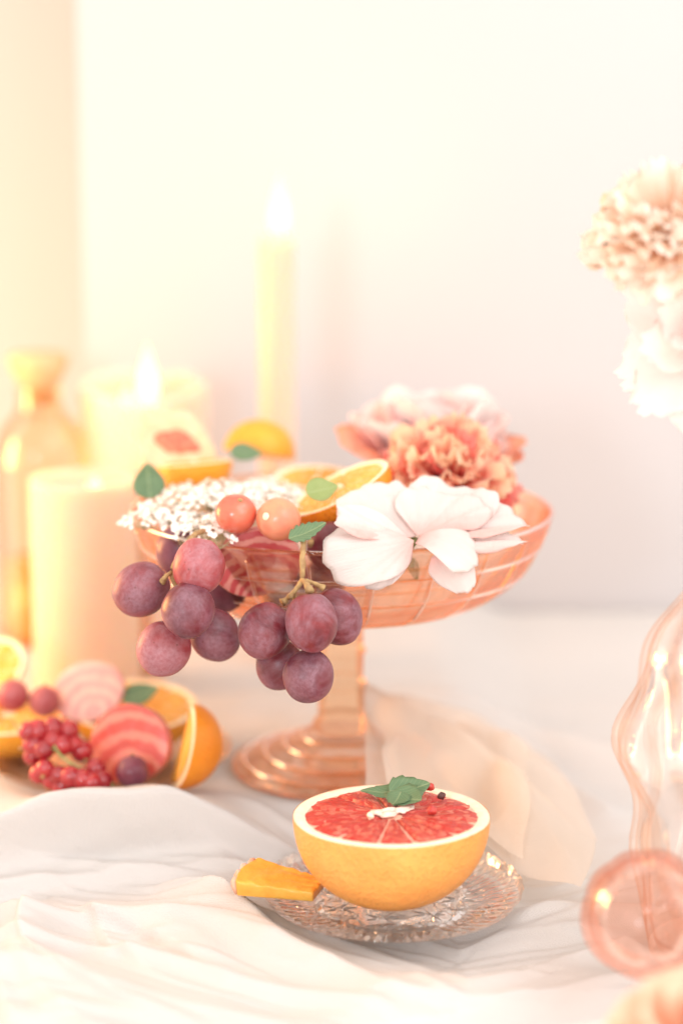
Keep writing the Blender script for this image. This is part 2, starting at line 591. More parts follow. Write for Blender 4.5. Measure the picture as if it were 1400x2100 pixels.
def box(x0, x1, y0, y1, z0, z1):
    V = [(x, y, z) for x in (x0, x1) for y in (y0, y1) for z in (z0, z1)]
    F = [(0, 1, 3, 2), (4, 6, 7, 5), (0, 4, 5, 1), (2, 3, 7, 6), (0, 2, 6, 4), (1, 5, 7, 3)]
    return np.array(V), F


tag(part('wall', box(-0.2035, 1.6, WALL_Y, WALL_Y + .1, -.8, 1.6), M_WALL, smooth=False), kind='structure')
tag(part('wall_recess', box(-1.6, -0.20, WALL_Y + .20, WALL_Y + .30, -.8, 1.6), M_WALL_CREAM, smooth=False), kind='structure')
tag(part('table', box(-.6, .6, -.335, WALL_Y - .004, -.07, -.034), M_TABLE, smooth=False), kind='structure')


# ---- the tablecloth: one crumpled sheet with folds that lean forward
def ridge_eval(X, Y, path):
    """nearest distance, signed side (+ = away from camera side of path) and interpolated height along a polyline"""
    P = np.asarray(path, float)
    best = np.full(X.shape, 1e9)
    side = np.zeros_like(X)
    hh = np.zeros_like(X)
    nx = np.zeros_like(X)
    ny = np.zeros_like(X)
    for a, c in zip(P[:-1], P[1:]):
        d = c[:2] - a[:2]
        L2 = (d ** 2).sum()
        t = np.clip(((X - a[0]) * d[0] + (Y - a[1]) * d[1]) / L2, 0, 1)
        qx, qy = a[0] + t * d[0], a[1] + t * d[1]
        dist = np.hypot(X - qx, Y - qy)
        m = dist < best
        n = np.array([-d[1], d[0]]) / math.sqrt(L2)
        s = (X - qx) * n[0] + (Y - qy) * n[1]
        best = np.where(m, dist, best)
        side = np.where(m, np.sign(s), side)
        hh = np.where(m, a[2] + t * (c[2] - a[2]), hh)
        nx = np.where(m, n[0], nx)
        ny = np.where(m, n[1], ny)
    return best, side, hh, nx, ny


def sstep(a, c, x):
    t = np.clip((x - a) / (c - a), 0, 1)
    return t * t * (3 - 2 * t)


def rpath(P, n=26):
    return smooth_path(P, n)


RIDGES = [
    # path (x, y, height), width in front, width behind, forward lean
    (rpath([(-.26, -.140, .034), (-.19, -.102, .040), (-.158, -.090, .044), (-.128, -.088, .044), (-.082, -.090, .035), (-.049, -.097, .023), (-.022, -.106, .012), (.0, -.114, .0)]), .015, .024, .62),
    (rpath([(-.30, -.175, .010), (-.20, -.150, .012), (-.15, -.133, .008), (-.11, -.124, .007), (-.07, -.126, .010), (-.035, -.138, .010), (-.015, -.15, .0)]), .008, .016, .45),
    (rpath([(-.10, -.150, .001), (-.066, -.168, .012), (-.05, -.196, .0125), (-.034, -.220, .0115), (-.014, -.2415, .0085), (.006, -.257, .005), (.03, -.266, .003), (.075, -.262, .003)]), .030, .0085, -.15),
    (rpath([(-.171, -.150, .0), (-.163, -.203, .010), (-.147, -.257, .011), (-.122, -.305, .010), (-.096, -.34, .008)]), .012, .020, .5),
    (rpath([(-.20, -.19, .0), (-.175, -.235, .009), (-.157, -.28, .009), (-.142, -.335, .008)]), .009, .010, .4),
    (rpath([(-.13, -.16, .0), (-.10, -.185, .004), (-.075, -.21, .004), (-.06, -.24, .002), (-.055, -.27, .0)]), .018, .010, .2),
    (rpath([(-.145, -.20, .0), (-.115, -.25, .004), (-.08, -.29, .005), (-.03, -.318, .003)]), .016, .022, .3),
    (rpath([(.035, -.248, .0), (.06, -.2475, .004), (.082, -.251, .004), (.10, -.262, .0)]), .004, .012, .5),
    (rpath([(.070, -.218, .002), (.097, -.184, .008), (.126, -.173, .008), (.17, -.18, .007)]), .030, .010, .1),
    (rpath([(.09, -.235, .002), (.13, -.222, .007), (.18, -.225, .009)]), .012, .014, .3),
    (rpath([(-.12, -.135, .0), (-.088, -.150, .005), (-.062, -.160, .005), (-.045, -.175, .0)]), .005, .012, .6),
    (rpath([(.0, -.30, .003), (.05, -.278, .004), (.12, -.255, .005), (.2, -.24, .005)]), .018, .020, .1),
    # thin creases
    (rpath([(-.10, -.145, .0), (-.075, -.158, .004), (-.045, -.178, .004), (-.02, -.20, 0)]), .004, .010, .8),
    (rpath([(-.16, -.16, 0), (-.14, -.175, .005), (-.10, -.20, .005), (-.07, -.235, .003), (-.05, -.27, 0)]), .004, .012, .8),
    (rpath([(-.15, -.15, .0), (-.158, -.19, .006), (-.143, -.24, .006), (-.10, -.29, .004), (-.06, -.32, .0)]), .004, .012, .9),
    (rpath([(-.13, -.15, .0), (-.12, -.20, .004), (-.09, -.25, .004), (-.05, -.285, .002)]), .005, .010, .7),
    (rpath([(.10, -.19, .0), (.13, -.20, .004), (.16, -.215, .003)]), .004, .010, .7),
    (rpath([(-.01, -.262, .0), (.04, -.285, .004), (.09, -.28, .004), (.14, -.262, .0)]), .004, .014, .8),
    (rpath([(-.19, -.112, .0), (-.15, -.104, .003), (-.11, -.098, .004), (-.075, -.104, .003), (-.05, -.116, .0)]), .004, .010, .6),
    (rpath([(-.17, -.125, .0), (-.12, -.112, .003), (-.09, -.116, .003), (-.06, -.120, .0)]), .004, .010, .6),
    # behind the stand
    (rpath([(.06, .10, .006), (.12, .05, .010), (.16, -.02, .008)]), .02, .02, .0),
    (rpath([(.02, .16, .006), (.10, .14, .012), (.2, .08, .008)]), .02, .03, .0),
    (rpath([(-.2, .13, .004), (-.1, .12, .006), (-.02, .15, .004)]), .02, .02, .0),
]
nx_, ny_ = 430, 450
gx = np.linspace(-.34, .34, nx_)
gy = np.linspace(-.42, WALL_Y - .008, ny_)
X, Y = np.meshgrid(gx, gy)
# the stand and the fruit plate sit on a slightly higher lie of the cloth than the front of the table
Z = -.026 + .0215 * sstep(-.105, -.055, Y) * (1 - sstep(.065, .14, X)) + .004 * sstep(.2, -.1, X)
# wrinkles
for k in range(22):
    a = rng.uniform(0, math.pi)
    fq = rng.uniform(25, 130)
    ph = rng.uniform(0, 6.28)
    wx = X + .012 * np.sin(Y * 31 + k)
    wy = Y + .012 * np.sin(X * 27 + 2 * k)
    Z += rng.uniform(.3, 1.0) * .0175 / fq * np.sin(fq * (wx * math.cos(a) + wy * math.sin(a)) + ph) * (0.25 + .75 * sstep(-.09, -.12, Y))
amp = .0092 * sstep(-.085, -.135, Y) + .0009 + .0068 * np.exp(-((Y + .092) / .026) ** 2) * sstep(.05, -.02, X)
for i in range(ny_):
    for j in range(nx_):
        x_, y_ = X[i, j], Y[i, j]
        # folds run along curves that bend from left-right towards the viewer
        s_ = y_ + 2.0 * max(0.0, x_ + .2) ** 2 if x_ < .06 else y_ + .1352 - .45 * (x_ - .06)
        wq = Vector((x_ * 11, y_ * 11, 4.0))
        s_ += .010 * mnoise.noise(wq)
        q = Vector((s_ * 30, x_ * 7 + y_ * 3, 1.7))
        n1 = math.sqrt(mnoise.noise(q) ** 2 + .006) - .05
        q2 = Vector((s_ * 66 + 3, x_ * 15 - y_ * 6, 5.1))
        n2 = math.sqrt(mnoise.noise(q2) ** 2 + .006) - .05
        k = max(0.0, 1 - n1 * 2.0) ** 2.2
        k2 = max(0.0, 1 - n2 * 2.2) ** 2.5
        Z[i, j] += amp[i, j] * (k * .75 + .22 * k2 - .35)
DX = np.zeros_like(X)
DY = np.zeros_like(X)
Z0 = Z.copy()
for path, wf, wb, lean in RIDGES:
    d, s, h, nxx, nyy = ridge_eval(X, Y, path)
    dd = path[-1][:2] - path[0][:2]
    sgn = 1 if dd[0] >= 0 else -1
    back = s * sgn > 0
    wdt = np.where(back, wb, wf)
    prof = np.exp(-(d / wdt) ** 2) * .62 + .38 * np.exp(-(np.sqrt(d * d + .002 ** 2) - .002) / (wdt * .55))
    Z += h * prof
    nn = np.array([-dd[1], dd[0]]) / np.hypot(*dd) * sgn
    DX -= lean * h * prof * nn[0]
    DY -= lean * h * prof * nn[1]


def flatten(cx, cy, r, z, soft=.015):
    """the cloth lies pressed flat under a thing that stands on it"""
    global Z, DX, DY
    m = 1 - sstep(r, r + soft, np.hypot(X - cx, Y - cy))
    Z = Z * (1 - m) + np.minimum(Z, z) * m
    DX = DX * (1 - m)
    DY = DY * (1 - m)


flatten(0, 0, .068, -.0012, .012)
flatten(-.142, 0, .055, -.0012, .02)
flatten(.0265, -.177, .060, -.0155, .010)
flatten(.205, -.226, .05, -.0215)
flatten(.139, -.30, .028, -.020)
# front edge of the table: the cloth falls away below it
edge = -.322 + .36 * (X + .0222)
edge = np.where(X > -.0222, np.minimum(edge, -.255), -.345)
fall = np.clip(edge - Y, 0, None)
Z = Z - 1.35 * np.sqrt(fall ** 2 + .006 ** 2) + 1.35 * .006
DY = DY + fall * .55
# pushed up against the wall at the back
Z = Z + .020 * sstep(.22, .44, Y) ** 1.5
V = np.stack([X + DX, Y + DY, Z], -1).reshape(-1, 3)
cloth = part('tablecloth', (V, grid_faces(ny_, nx_)), M_CLOTH)
tag(cloth, 'crumpled off-white linen cloth covering the whole table top', 'tablecloth')

# ---- the sheer cloth heaped behind the grapefruit
VP = [
    [(.0150, .030, .0396), (.040, .05, .0300), (.0715, .06, .0185), (.0997, .06, .0060), (.1228, .04, -.002), (.1339, .0, -.0057)],
    [(.0145, .000, .0430), (.036, .01, .0280), (.066, .02, .0110), (.093, .02, .0020), (.116, .010, -.004), (.139, -.03, -.0130)],
    [(.0140, -.02, .0340), (.0291, -.02, .0300), (.0588, -.01, .0200), (.0855, -.01, .0100), (.1080, -.02, .0010), (.1402, -.05, -.0145)],
    [(.0125, -.06, .0230), (.031, -.06, .0250), (.0559, -.07, .0180), (.0743, -.09, .0020), (.0990, -.085, .0090), (.1452, -.09, -.0170)],
    [(.0125, -.085, .010), (.033, -.09, .0120), (.058, -.10, .0080), (.077, -.115, -.002), (.100, -.12, .0040), (.138, -.135, -.0120)],
    [(.0120, -.105, -.012), (.0348, -.112, -.012), (.0611, -.122, -.010), (.0791, -.140, -.0030), (.0989, -.155, -.0060), (.126, -.176, -.0110)],
]
A = np.array(VP)
nr, ncu = 72, 90
cols = [smooth_path(A[:, j], nr) for j in range(A.shape[1])]
G = np.array([smooth_path([cols[j][i] for j in range(A.shape[1])], ncu) for i in range(nr)])
for i in range(nr):
    for j in range(ncu):
        p = G[i, j]
        q = Vector((p[0] * 22 + p[1] * 8, p[1] * 9 - p[0] * 12, 3.3))
        k = 1 - abs(mnoise.noise(q) * 2)
        u_, v_ = i / nr, j / ncu
        an = math.atan2(p[1] - .05, p[0] + .02)
        pl = abs(math.sin(an * 7.5 + 1.3 * mnoise.noise(q * .6))) ** 1.6
        G[i, j, 2] += .0040 * (k - .4) + .0140 * (1 - pl) * min(1, 3 * u_) + .0016 * mnoise.noise(q * 2.7)
        G[i, j, 0] += .0030 * mnoise.noise(q * 1.3 + Vector((5, 0, 0)))
veil = part('sheer_cloth', (G.reshape(-1, 3), grid_faces(nr, ncu)), M_VEIL)
G2 = G[20:68, 8:74].copy()
for i in range(G2.shape[0]):
    for j in range(G2.shape[1]):
        p = G2[i, j]
        q = Vector((p[0] * 30 + 7, p[1] * 14, 8.8))
        e_ = min(1, i / 8, (G2.shape[1] - 1 - j) / 8)
        G2[i, j, 2] += .0035 + .0045 * abs(mnoise.noise(q)) + .002 * e_
        G2[i, j, 1] -= .006 - .006 * mnoise.noise(q * .7)
        G2[i, j, 0] += .008 * mnoise.noise(Vector((p[1] * 25, 2.2, 1)))
part('fold', (G2.reshape(-1, 3), grid_faces(G2.shape[0], G2.shape[1])), M_VEIL, veil)
tag(veil, 'sheer beige cloth heaped in folds between the grapefruit half and the wall', 'cloth')

# ------------------------------------------------------------------ the glass stand
RIM_Z = .160
stand = thing('cake_stand', 'peach pink pressed glass pedestal bowl heaped with fruit and flowers', 'cake stand', (0, 0, 0))
outer = smooth_path([(.016, .1005, 0), (.040, .1015, 0), (.068, .1045, 0), (.092, .113, 0), (.108, .126, 0), (.118, .143, 0), (.1245, RIM_Z - .002, 0)], 130)[:, :2]
inner = smooth_path([(.1225, RIM_Z - .001, 0), (.1145, .1450, 0), (.1045, .1295, 0), (.089, .1165, 0), (.067, .1085, 0), (.040, .1060, 0), (.012, .1055, 0), (.0005, .1055, 0)], 36)[:, :2]
lip = [(.1252, RIM_Z - .0006), (.1252, RIM_Z + .0006), (.1240, RIM_Z + .0013), (.1230, RIM_Z + .0008)]
prof = [tuple(p) for p in outer] + lip + [tuple(p) for p in inner]
NOUT = len(outer)
NCOL = 22
seg_z = [.1115, .1275, .1430]


def cut(t, k, r, z):
    if k >= NOUT or r < .05:
        return r, z
    a = (t * NCOL / (2 * math.pi)) % 1.0
    top = sstep(.157, .150, np.array(z)).item()
    return r + .0010 * math.sin(math.pi * a) * top, z


bowl = part('bowl', lathe(prof, NCOL * 12, fn=cut), M_PINKGLASS, stand)
# raised ribs of the pressed pattern: rings and uprights that frame the squares
zs_, rs_ = outer[:, 1], outer[:, 0]
for zr in (.1095, .1260, .1425):
    rr_ = float(np.interp(zr, zs_, rs_)) + .0004
    ring = [(rr_ + .0013 * math.cos(a), zr + .0011 * math.sin(a)) for a in np.linspace(math.pi, -math.pi, 11)]
    part('rib', lathe(ring, NCOL * 8), M_PINKGLASS_THICK, bowl)
part('rib', lathe([(.1242 + .0013 * math.cos(a), RIM_Z + .0004 + .0012 * math.sin(a)) for a in np.linspace(math.pi, -math.pi, 11)], NCOL * 8), M_PINKGLASS_THICK, bowl)
PR = [(float(np.interp(z, zs_, rs_)) + .0003, 0.0, z) for z in np.linspace(.1050, .1540, 12)]
up_rib = mesh_of(*tube(PR, [.0007, .0012, .0013, .0012, .0008], 8, 24))
up_rib.materials.append(M_PINKGLASS_THICK)
for k in range(NCOL):
    part('rib', up_rib, None, bowl, M=Matrix.Rotation(2 * math.pi * k / NCOL, 4, 'Z'))
stem_prof = [(.0005, .1012), (.020, .1010), (.0225, .0985), (.0215, .0960), (.0130, .0935), (.0118, .0900), (.0128, .0870),
             (.0128, .0760), (.0146, .0745), (.0146, .0725), (.0130, .0710), (.0128, .0560), (.0150, .0545), (.0150, .0520), (.0134, .0505),
             (.0140, .0330), (.0168, .0300), (.0172, .0268), (.0172, .0250), (.0005, .0250)]


def octo(t, k, r, z):
    if r < .002:
        return r, z
    a = (t * 8 / (2 * math.pi)) % 1.0 - .5
    return r * math.cos(math.pi / 8) / math.cos(a * 2 * math.pi / 8) * 1.02, z


part('stem', lathe(stem_prof, 64, fn=octo, flip=True), M_PINKGLASS_THICK, stand, smooth=False)
foot_prof = [(.0005, .0245), (.018, .0245), (.0225, .0225), (.0235, .0195), (.031, .0185), (.0335, .0170), (.0345, .0145), (.043, .0135), (.0455, .0120),
             (.0465, .0095), (.056, .0085), (.059, .0070), (.0640, .0052), (.0665, .0038), (.0672, .0020), (.0660, .0006), (.060, .0004), (.056, .0030), (.04, .0068), (.02, .0110), (.0005, .012)]


def footcut(t, k, r, z):
    a = (t * NCOL / (2 * math.pi)) % 1.0
    g = math.exp(-((a - .5) / .07) ** 2)
    return (r - .0009 * g if .024 < r < .06 and k < 13 else r), z - (.0006 * g if .024 < r < .06 and k < 13 else 0)


part('foot', lathe(foot_prof, NCOL * 8, fn=footcut, flip=True), M_PINKGLASS, stand)
foot = stand.children[-1]
for rr_, zr in ((.0235, .0205), (.0345, .0158), (.0465, .0108), (.0595, .0066)):
    part('rib', lathe([(rr_ + .0016 * math.cos(a), zr + .0014 * math.sin(a)) for a in np.linspace(math.pi, -math.pi, 11)], 96), M_PINKGLASS_THICK, foot)


# ------------------------------------------------------------------ grapes
def grape(root, loc, rx, rz, axis, mat, seed, name='grape'):
    """axis: direction from the blossom end to the stem"""
    q = Vector(axis).to_track_quat('Z', 'X').to_matrix().to_4x4()
    M = Matrix.Translation(Vector(loc) - root.location) @ q
    g = part(name, ball(rx, rx * .985, rz, 26, 36, .045, seed, .05), mat, root, M=M)
    return g


def rel(root, P):
    return [tuple(Vector(p) - root.location) for p in P]


ba = thing('grape_bunch', 'left bunch of five dusky red grapes hanging over the glass rim', 'grapes', (-.080, -.118, .166), group='grape bunches on the stand')
for k, (p, rx, rz, ax) in enumerate([((-.0744, -.146, .1583), .0138, .0152, (.15, .25, 1)), ((-.1068, -.126, .1412), .0144, .0158, (.75, .1, .55)),
                                     ((-.0796, -.157, .1375), .0141, .0148, (.1, .5, .8)), ((-.0940, -.140, .1124), .0145, .0152, (.4, .2, .9)),
                                     ((-.0681, -.122, .1152), .0134, .0150, (-.5, .1, .8))]):
    grape(ba, p, rx, rz, ax, M_GRAPE_RUBY if k in (0, 3) else M_GRAPE, k + 1)
part('twig', join(tube(rel(ba, [(-.070, -.100, .168), (-.078, -.116, .1695), (-.0850, -.1285, .1615), (-.0900, -.132, .152), (-.0865, -.133, .142), (-.083, -.132, .130)]), [.0014, .0013, .0011, .001], 9, 26, .5),
                  tube(rel(ba, [(-.0900, -.132, .152), (-.0925, -.1375, .1510), (-.0945, -.135, .1475)]), [.001, .0013, .0018], 8, 10, .5),
                  tube(rel(ba, [(-.0855, -.1285, .162), (-.079, -.137, .168), (-.075, -.143, .171)]), [.001, .0013, .0018], 8, 10, .5),
                  tube(rel(ba, [(-.0865, -.133, .142), (-.084, -.148, .149)]), [.001, .0015], 8, 8, .5),
                  tube(rel(ba, [(-.083, -.132, .130), (-.089, -.136, .1255)]), [.001, .0015], 8, 8, .5),
                  tube(rel(ba, [(-.083, -.132, .130), (-.075, -.126, .1275)]), [.001, .0015], 8, 8, .5)), M_TWIG, ba)

bb = thing('grape_bunch', 'right bunch of five dusky purple grapes hanging on a brown twig before the bowl', 'grapes', (-.0205, -.128, .168), group='grape bunches on the stand')
for k, (p, rx, rz, ax) in enumerate([((-.0156, -.166, .1333), .0139, .0156, (0, .15, 1)), ((-.0401, -.150, .1247), .0140, .0154, (.55, .1, .85)),
                                     ((-.0026, -.142, .1305), .0136, .0158, (-.45, .1, .9)), ((-.0173, -.159, .1029), .0135, .0142, (.1, .3, 1)),
                                     ((-.0330, -.128, .1000), .0130, .0140, (.2, -.2, 1))]):
    grape(bb, p, rx, rz, ax, M_GRAPE, k + 11)
part('twig', join(tube(rel(bb, [(-.019, -.112, .168), (-.0200, -.130, .1690), (-.0205, -.1375, .1600), (-.0207, -.1400, .1500), (-.0245, -.1405, .1440), (-.0285, -.1405, .1395)]), [.0013, .0016, .0014, .0012], 9, 28, .5),
                  tube(rel(bb, [(-.0285, -.1405, .1395), (-.0310, -.1425, .1380)]), [.0011, .0024], 9, 8, .4),
                  tube(rel(bb, [(-.0255, -.1405, .143), (-.0270, -.1445, .1415)]), [.0010, .0018], 8, 8, .4),
                  tube(rel(bb, [(-.0207, -.1400, .1500), (-.0185, -.149, .1500), (-.0165, -.160, .1490)]), [.0011, .0014, .0024], 9, 12, .4),
                  tube(rel(bb, [(-.0190, -.142, .1500), (-.0125, -.142, .1475), (-.0090, -.142, .1455)]), [.0010, .0012, .0020], 9, 12, .4),
                  tube(rel(bb, [(-.0245, -.1395, .144), (-.0245, -.138, .130), (-.022, -.143, .1165)]), [.0010, .0010, .0015], 8, 12, .4)), M_TWIG, bb)

LOOSE = [((-.0040, -.088, .1560), 'dark purple grape tucked between the orange half and the white flower', (-.8, -.5, .25)),
         ((-.0900, -.070, .1500), 'purple grape under the white lace flower behind the left rim', (.3, -.4, .8)),
         ((-.0660, -.082, .1330), 'purple grape low inside the bowl behind the left hanging bunch', (.2, 0, 1)),
         ((-.0300, -.078, .1260), 'purple grape lying in the bowl below the striped beet slice', (-.3, -.3, .8)),
         ((-.0130, -.040, .1225), 'purple grape lying at the bottom middle of the glass bowl', (.5, -.2, .6))]
for k, (p, lab, ax) in enumerate(LOOSE):
    t = thing('loose_grape', lab, 'grape', p, group='loose grapes inside the bowl')
    grape(t, p, .0142, .0158, ax, M_GRAPE_DK if k > 0 else M_GRAPE, 31 + k, 'skin')
    a = Vector(ax).normalized()
    P0 = Vector(p) + a * .0145
    part('stem_scar', tube(rel(t, [P0, P0 + a * .0012, P0 + a * .0030]), [.0026, .0024, .0011], 10, 10, .6), M_TWIG, t)

# two round berries on the rim
t = thing('red_berry', 'shiny red berry resting against the lace flower on the rim', 'berry', (-.0569, -.106, .1785))
part('skin', ball(.0112, .0112, .0108, 22, 30, .05, 3, .06), M_BERRY_RED, t)
d = Vector((.25, -.55, .80)).normalized()
part('stem_scar', tube([d * .0104, d * .0109, d * .0112], [.0012, .0015, .0006], 10, 8, .4), M_TWIG, t)
t = thing('peach_berry', 'orange pink berry with a pale stem scar beside the red berry', 'berry', (-.0337, -.112, .1765))
part('skin', ball(.0120, .0120, .0116, 22, 30, .03, 5), M_BERRY_PEACH, t)
d = Vector((-.55, -.78, .30)).normalized()
part('stem_scar', tube([d * .0112, d * .0120, d * .0124], [.0017, .0021, .0009], 12, 8, .3), M_SEED, t)


# ------------------------------------------------------------------ citrus
def citrus(name, label, cat, loc, rot, Rr, depth, nseg, rind, pith, pulp, group=None, core=True, pw=.09, seed=0, frac=1.0, memb=None):
    """half fruit: cut face up (+Z) at local z = 0, body below; frac < 1 gives a wedge of it"""
    t = thing(name, label, cat, loc, rot, group)
    full = frac >= 1.0
    n = 72
    prof = []
    for k in range(24):
        a = math.pi / 2 * k / 23
        prof.append((max(Rr * math.cos(a) ** .92, .0004), -depth * math.sin(a)))

    def wob(tt, k, r, z):
        q = 1 + .018 * mnoise.noise(Vector((math.cos(tt) * 1.3 + seed, math.sin(tt) * 1.3, z * 30)))
        return r * q, z
    part('rind', lathe(prof, n, fn=wob), rind, t)
    pr2 = [(Rr * .997, -.0003), (Rr * .985, .0004), (Rr * (1 - pw * .5), .0006), (Rr * (1 - pw), .0002), (Rr * (1 - pw * 1.3), -.0010)]
    part('pith', lathe(pr2, n, fn=wob), pith, t)
    part('membrane', lathe([(Rr * (1 - pw * 1.2), -.0008), (.0004, -.0008)], n, fn=wob), memb or pith, t)
    r1 = Rr * (1 - pw * 1.05)
    r0 = Rr * .11
    rr = random.Random(seed)
    cuts = [i * 2 * math.pi / nseg + rr.uniform(-.09, .09) for i in range(nseg)]
    cuts.append(cuts[0] + 2 * math.pi)
    for i in range(nseg):
        a0, a1 = cuts[i], cuts[i + 1]
        V = []
        nu, nv = 13, 11
        for u in range(nu):
            s = u / (nu - 1)
            r = r0 + (r1 - r0) * s
            gap = .0005 / max(r, .002)
            for v in range(nv):
                q = v / (nv - 1)
                ang = a0 + gap + (a1 - a0 - 2 * gap) * q
                corner = (2 * abs(q - .5)) ** 3
                rv = r - (Rr * .055) * corner * s ** 4 + Rr * .012 * mnoise.noise(Vector((ang * 5, s * 3, seed)))
                edge_d = min(min(q, 1 - q) * 2 * 4, (1 - s) * 5, s * 6, 1.0)
                z = -.0009 + .0018 * math.sqrt(max(edge_d, 0)) + .0007 * mnoise.noise(Vector((rv * math.cos(ang) * 320, rv * math.sin(ang) * 320, seed)))
                V.append((rv * math.cos(ang), rv * math.sin(ang), z))
        part('segment', (np.array(V), grid_faces(nu, nv)), pulp, t)
    if core:
        V, F = ball(Rr * .10, Rr * .075, .0018, 10, 20, .5, seed)
        part('core', (V, F), pith, t)
    return t


def tilt(toward, amount, spin=0.0):
    """matrix that tips +Z by amount towards the compass direction (x, y)"""
    ax = Vector((0, 0, 1)).cross(Vector((toward[0], toward[1], 0))).normalized()
    return Matrix.Rotation(amount, 3, ax) @ Matrix.Rotation(spin, 3, 'Z')


gf = citrus('grapefruit_half', 'halved pink grapefruit with its cut face up on the crystal plate', 'grapefruit', (.0252, -.2, .0415), tilt((0, -1), R(-1.5), .3),
            .0500, .0470, 12, M_RIND_GRAPEFRUIT, M_PITH_G, M_PULP_GRAPEFRUIT, pw=.105, seed=4, core=False, memb=M_MEMB)
part('core', join(*[(lambda v, f, o: (v + np.array(o), f))(*ball(.0042, .0030, .0013, 12, 18, .9, k), o) for k, o in
                    enumerate([(-.006, .002, .0010), (.0005, .0035, .0013), (.0065, .0030, .0010), (-.002, -.002, .0010), (.010, .0045, .0006)])]), M_CORE, gf)

citrus('orange_half', 'halved orange tipped towards the viewer in the middle of the bowl', 'orange', (-.0020, -.054, .1830), tilt((-1, -.18), R(27), .2),
       .0315, .0240, 10, M_RIND_ORANGE, M_PITH, M_PULP_ORANGE, pw=.10, seed=9)
citrus('orange_half', 'orange half lying dome up at the back of the bowl before the taper', 'orange', (-.0520, .082, .1790), (R(168), R(8), 0),
       .0225, .0220, 10, M_RIND_YELLOW, M_PITH, M_PULP_ORANGE, pw=.12, seed=2)
citrus('orange_half', 'orange half under the fig at the back left of the bowl', 'orange', (-.0900, .045, .1800), tilt((.6, -.8), R(-8), .2),
       .0230, .0200, 10, M_RIND_YELLOW, M_PITH, M_PULP_ORANGE, pw=.12, seed=6)
citrus('orange_slice', 'thin orange slice lying flat behind the lace flower in the bowl', 'orange', (-.0150, .030, .1720), tilt((.2, -1), R(10), .2),
       .0270, .0060, 10, M_RIND_ORANGE, M_PITH, M_PULP_ORANGE, pw=.12, seed=12)

# fig half at the back left
t = thing('fig_half', 'cut fig half with a red heart leaning at the back left of the bowl', 'fig', (-.1010, .055, .1900), frame((.95, .05, -.30), (.05, -.93, .35)))
V, F = ball(1, 1, 1, 24, 32)
V = V.copy()
yy = V[:, 1]
wd = .0215 * np.where(yy < 0, 1.0, 1 - .62 * yy ** 1.3)
V = np.stack([V[:, 0] * wd, yy * .0245, np.where(V[:, 2] > 0, V[:, 2] * .0012, V[:, 2] * .013)], -1)
part('flesh', (V, F), M_FIG_SKIN, t)
V, F = ball(1, 1, 1, 16, 26, .35, 8)
V = np.stack([V[:, 0] * .0100 * (1 - .55 * np.clip(V[:, 1], 0, 1)), V[:, 1] * .0140 + .001, V[:, 2] * .0026], -1)
part('heart', (V, F), M_FIG_RED, t)
fl = t.children[0].data
for v in fl.vertices:
    v.co.z += .0010 * mnoise.noise(v.co * 90)


# ------------------------------------------------------------------ leaves
def leaf_mesh(L, W, fold=.15, curl=.2, serr=.05, n=10, seed=0, nu=26, nv=9):
    V = []
    for j in range(nv):
        v = -1 + 2 * j / (nv - 1)
        for i in range(nu):
            u = i / (nu - 1)
            wd = W * (math.sin(math.pi * u ** .8) ** .75) * (1 - .25 * u) + .0002
            if serr:
                saw = (u * n) % 1.0
                wd *= 1 + serr * (saw - .5) * 2 * (abs(v) > .9)
            x = v * wd
            y = L * u
            z = fold * abs(x) + curl * L * (u - .5) ** 2 + .03 * L * mnoise.noise(Vector((x * 150, y * 150, seed)))
            V.append((x, y, z))
    return np.array(V), grid_faces(nv, nu)


LEAVES = [  # label, root point, direction of the tip, face normal, L, W, pale, serrated
    ('green leaf standing at the left edge of the bowl beside the lace flower', (-.1120, -.015, .1690), (-.08, .1, 1), (.25, -.95, .25), .0215, .0105, 0, 0),
    ('green leaf lying at the back of the bowl below the dome of orange', (-.0690, .050, .1860), (1, .1, -.10), (0, -.75, .65), .0205, .0070, 0, .04),
    ('pale green leaf lying on the cut face of the orange half', (-.0195, -.083, .1850), (1, .25, .18), (-.1, -.75, .65), .0185, .0085, 1, 0),
    ('small toothed leaf at the rim above the right grape twig', (-.0275, -.131, .1690), (1, .15, .42), (-.45, -.60, .75), .0215, .0068, 0, .16),
]
for k, (lab, p, dr, nm, L, W, pale, se) in enumerate(LEAVES):
    t = thing('leaf', lab, 'leaf', p, frame(dr, nm), 'loose leaves')
    part('blade', leaf_mesh(L, W, .22, .25, se, 6, k), M_LEAF_PALE if pale else M_LEAF, t, thick=.0004)

# the three-lobed sprig on the grapefruit
t = thing('leaf_sprig', 'green toothed leaf sprig lying on the red grapefruit face', 'leaf', (.0225, -.1840, .0428), (0, 0, 0))
for k, (p, dr, nm, L, W) in enumerate([((.016, .006, .004), (-.98, .12, -.10), (.05, -.30, .95), .0290, .0068), ((.004, .002, .0035), (.72, -.60, -.02), (0, -.35, .9), .0185, .0105),
                                       ((.002, .004, .0030), (.95, .30, .10), (0, -.45, .9), .0225, .0100), ((.008, .001, .0040), (-.30, -.95, -.10), (0, -.3, .9), .0150, .0070)]):
    part('leaflet', leaf_mesh(L, W, .15, .30, .09, 4, k + 10), M_LEAF, t, M=Matrix.Translation(p) @ frame(dr, nm).to_4x4(), thick=.0003)

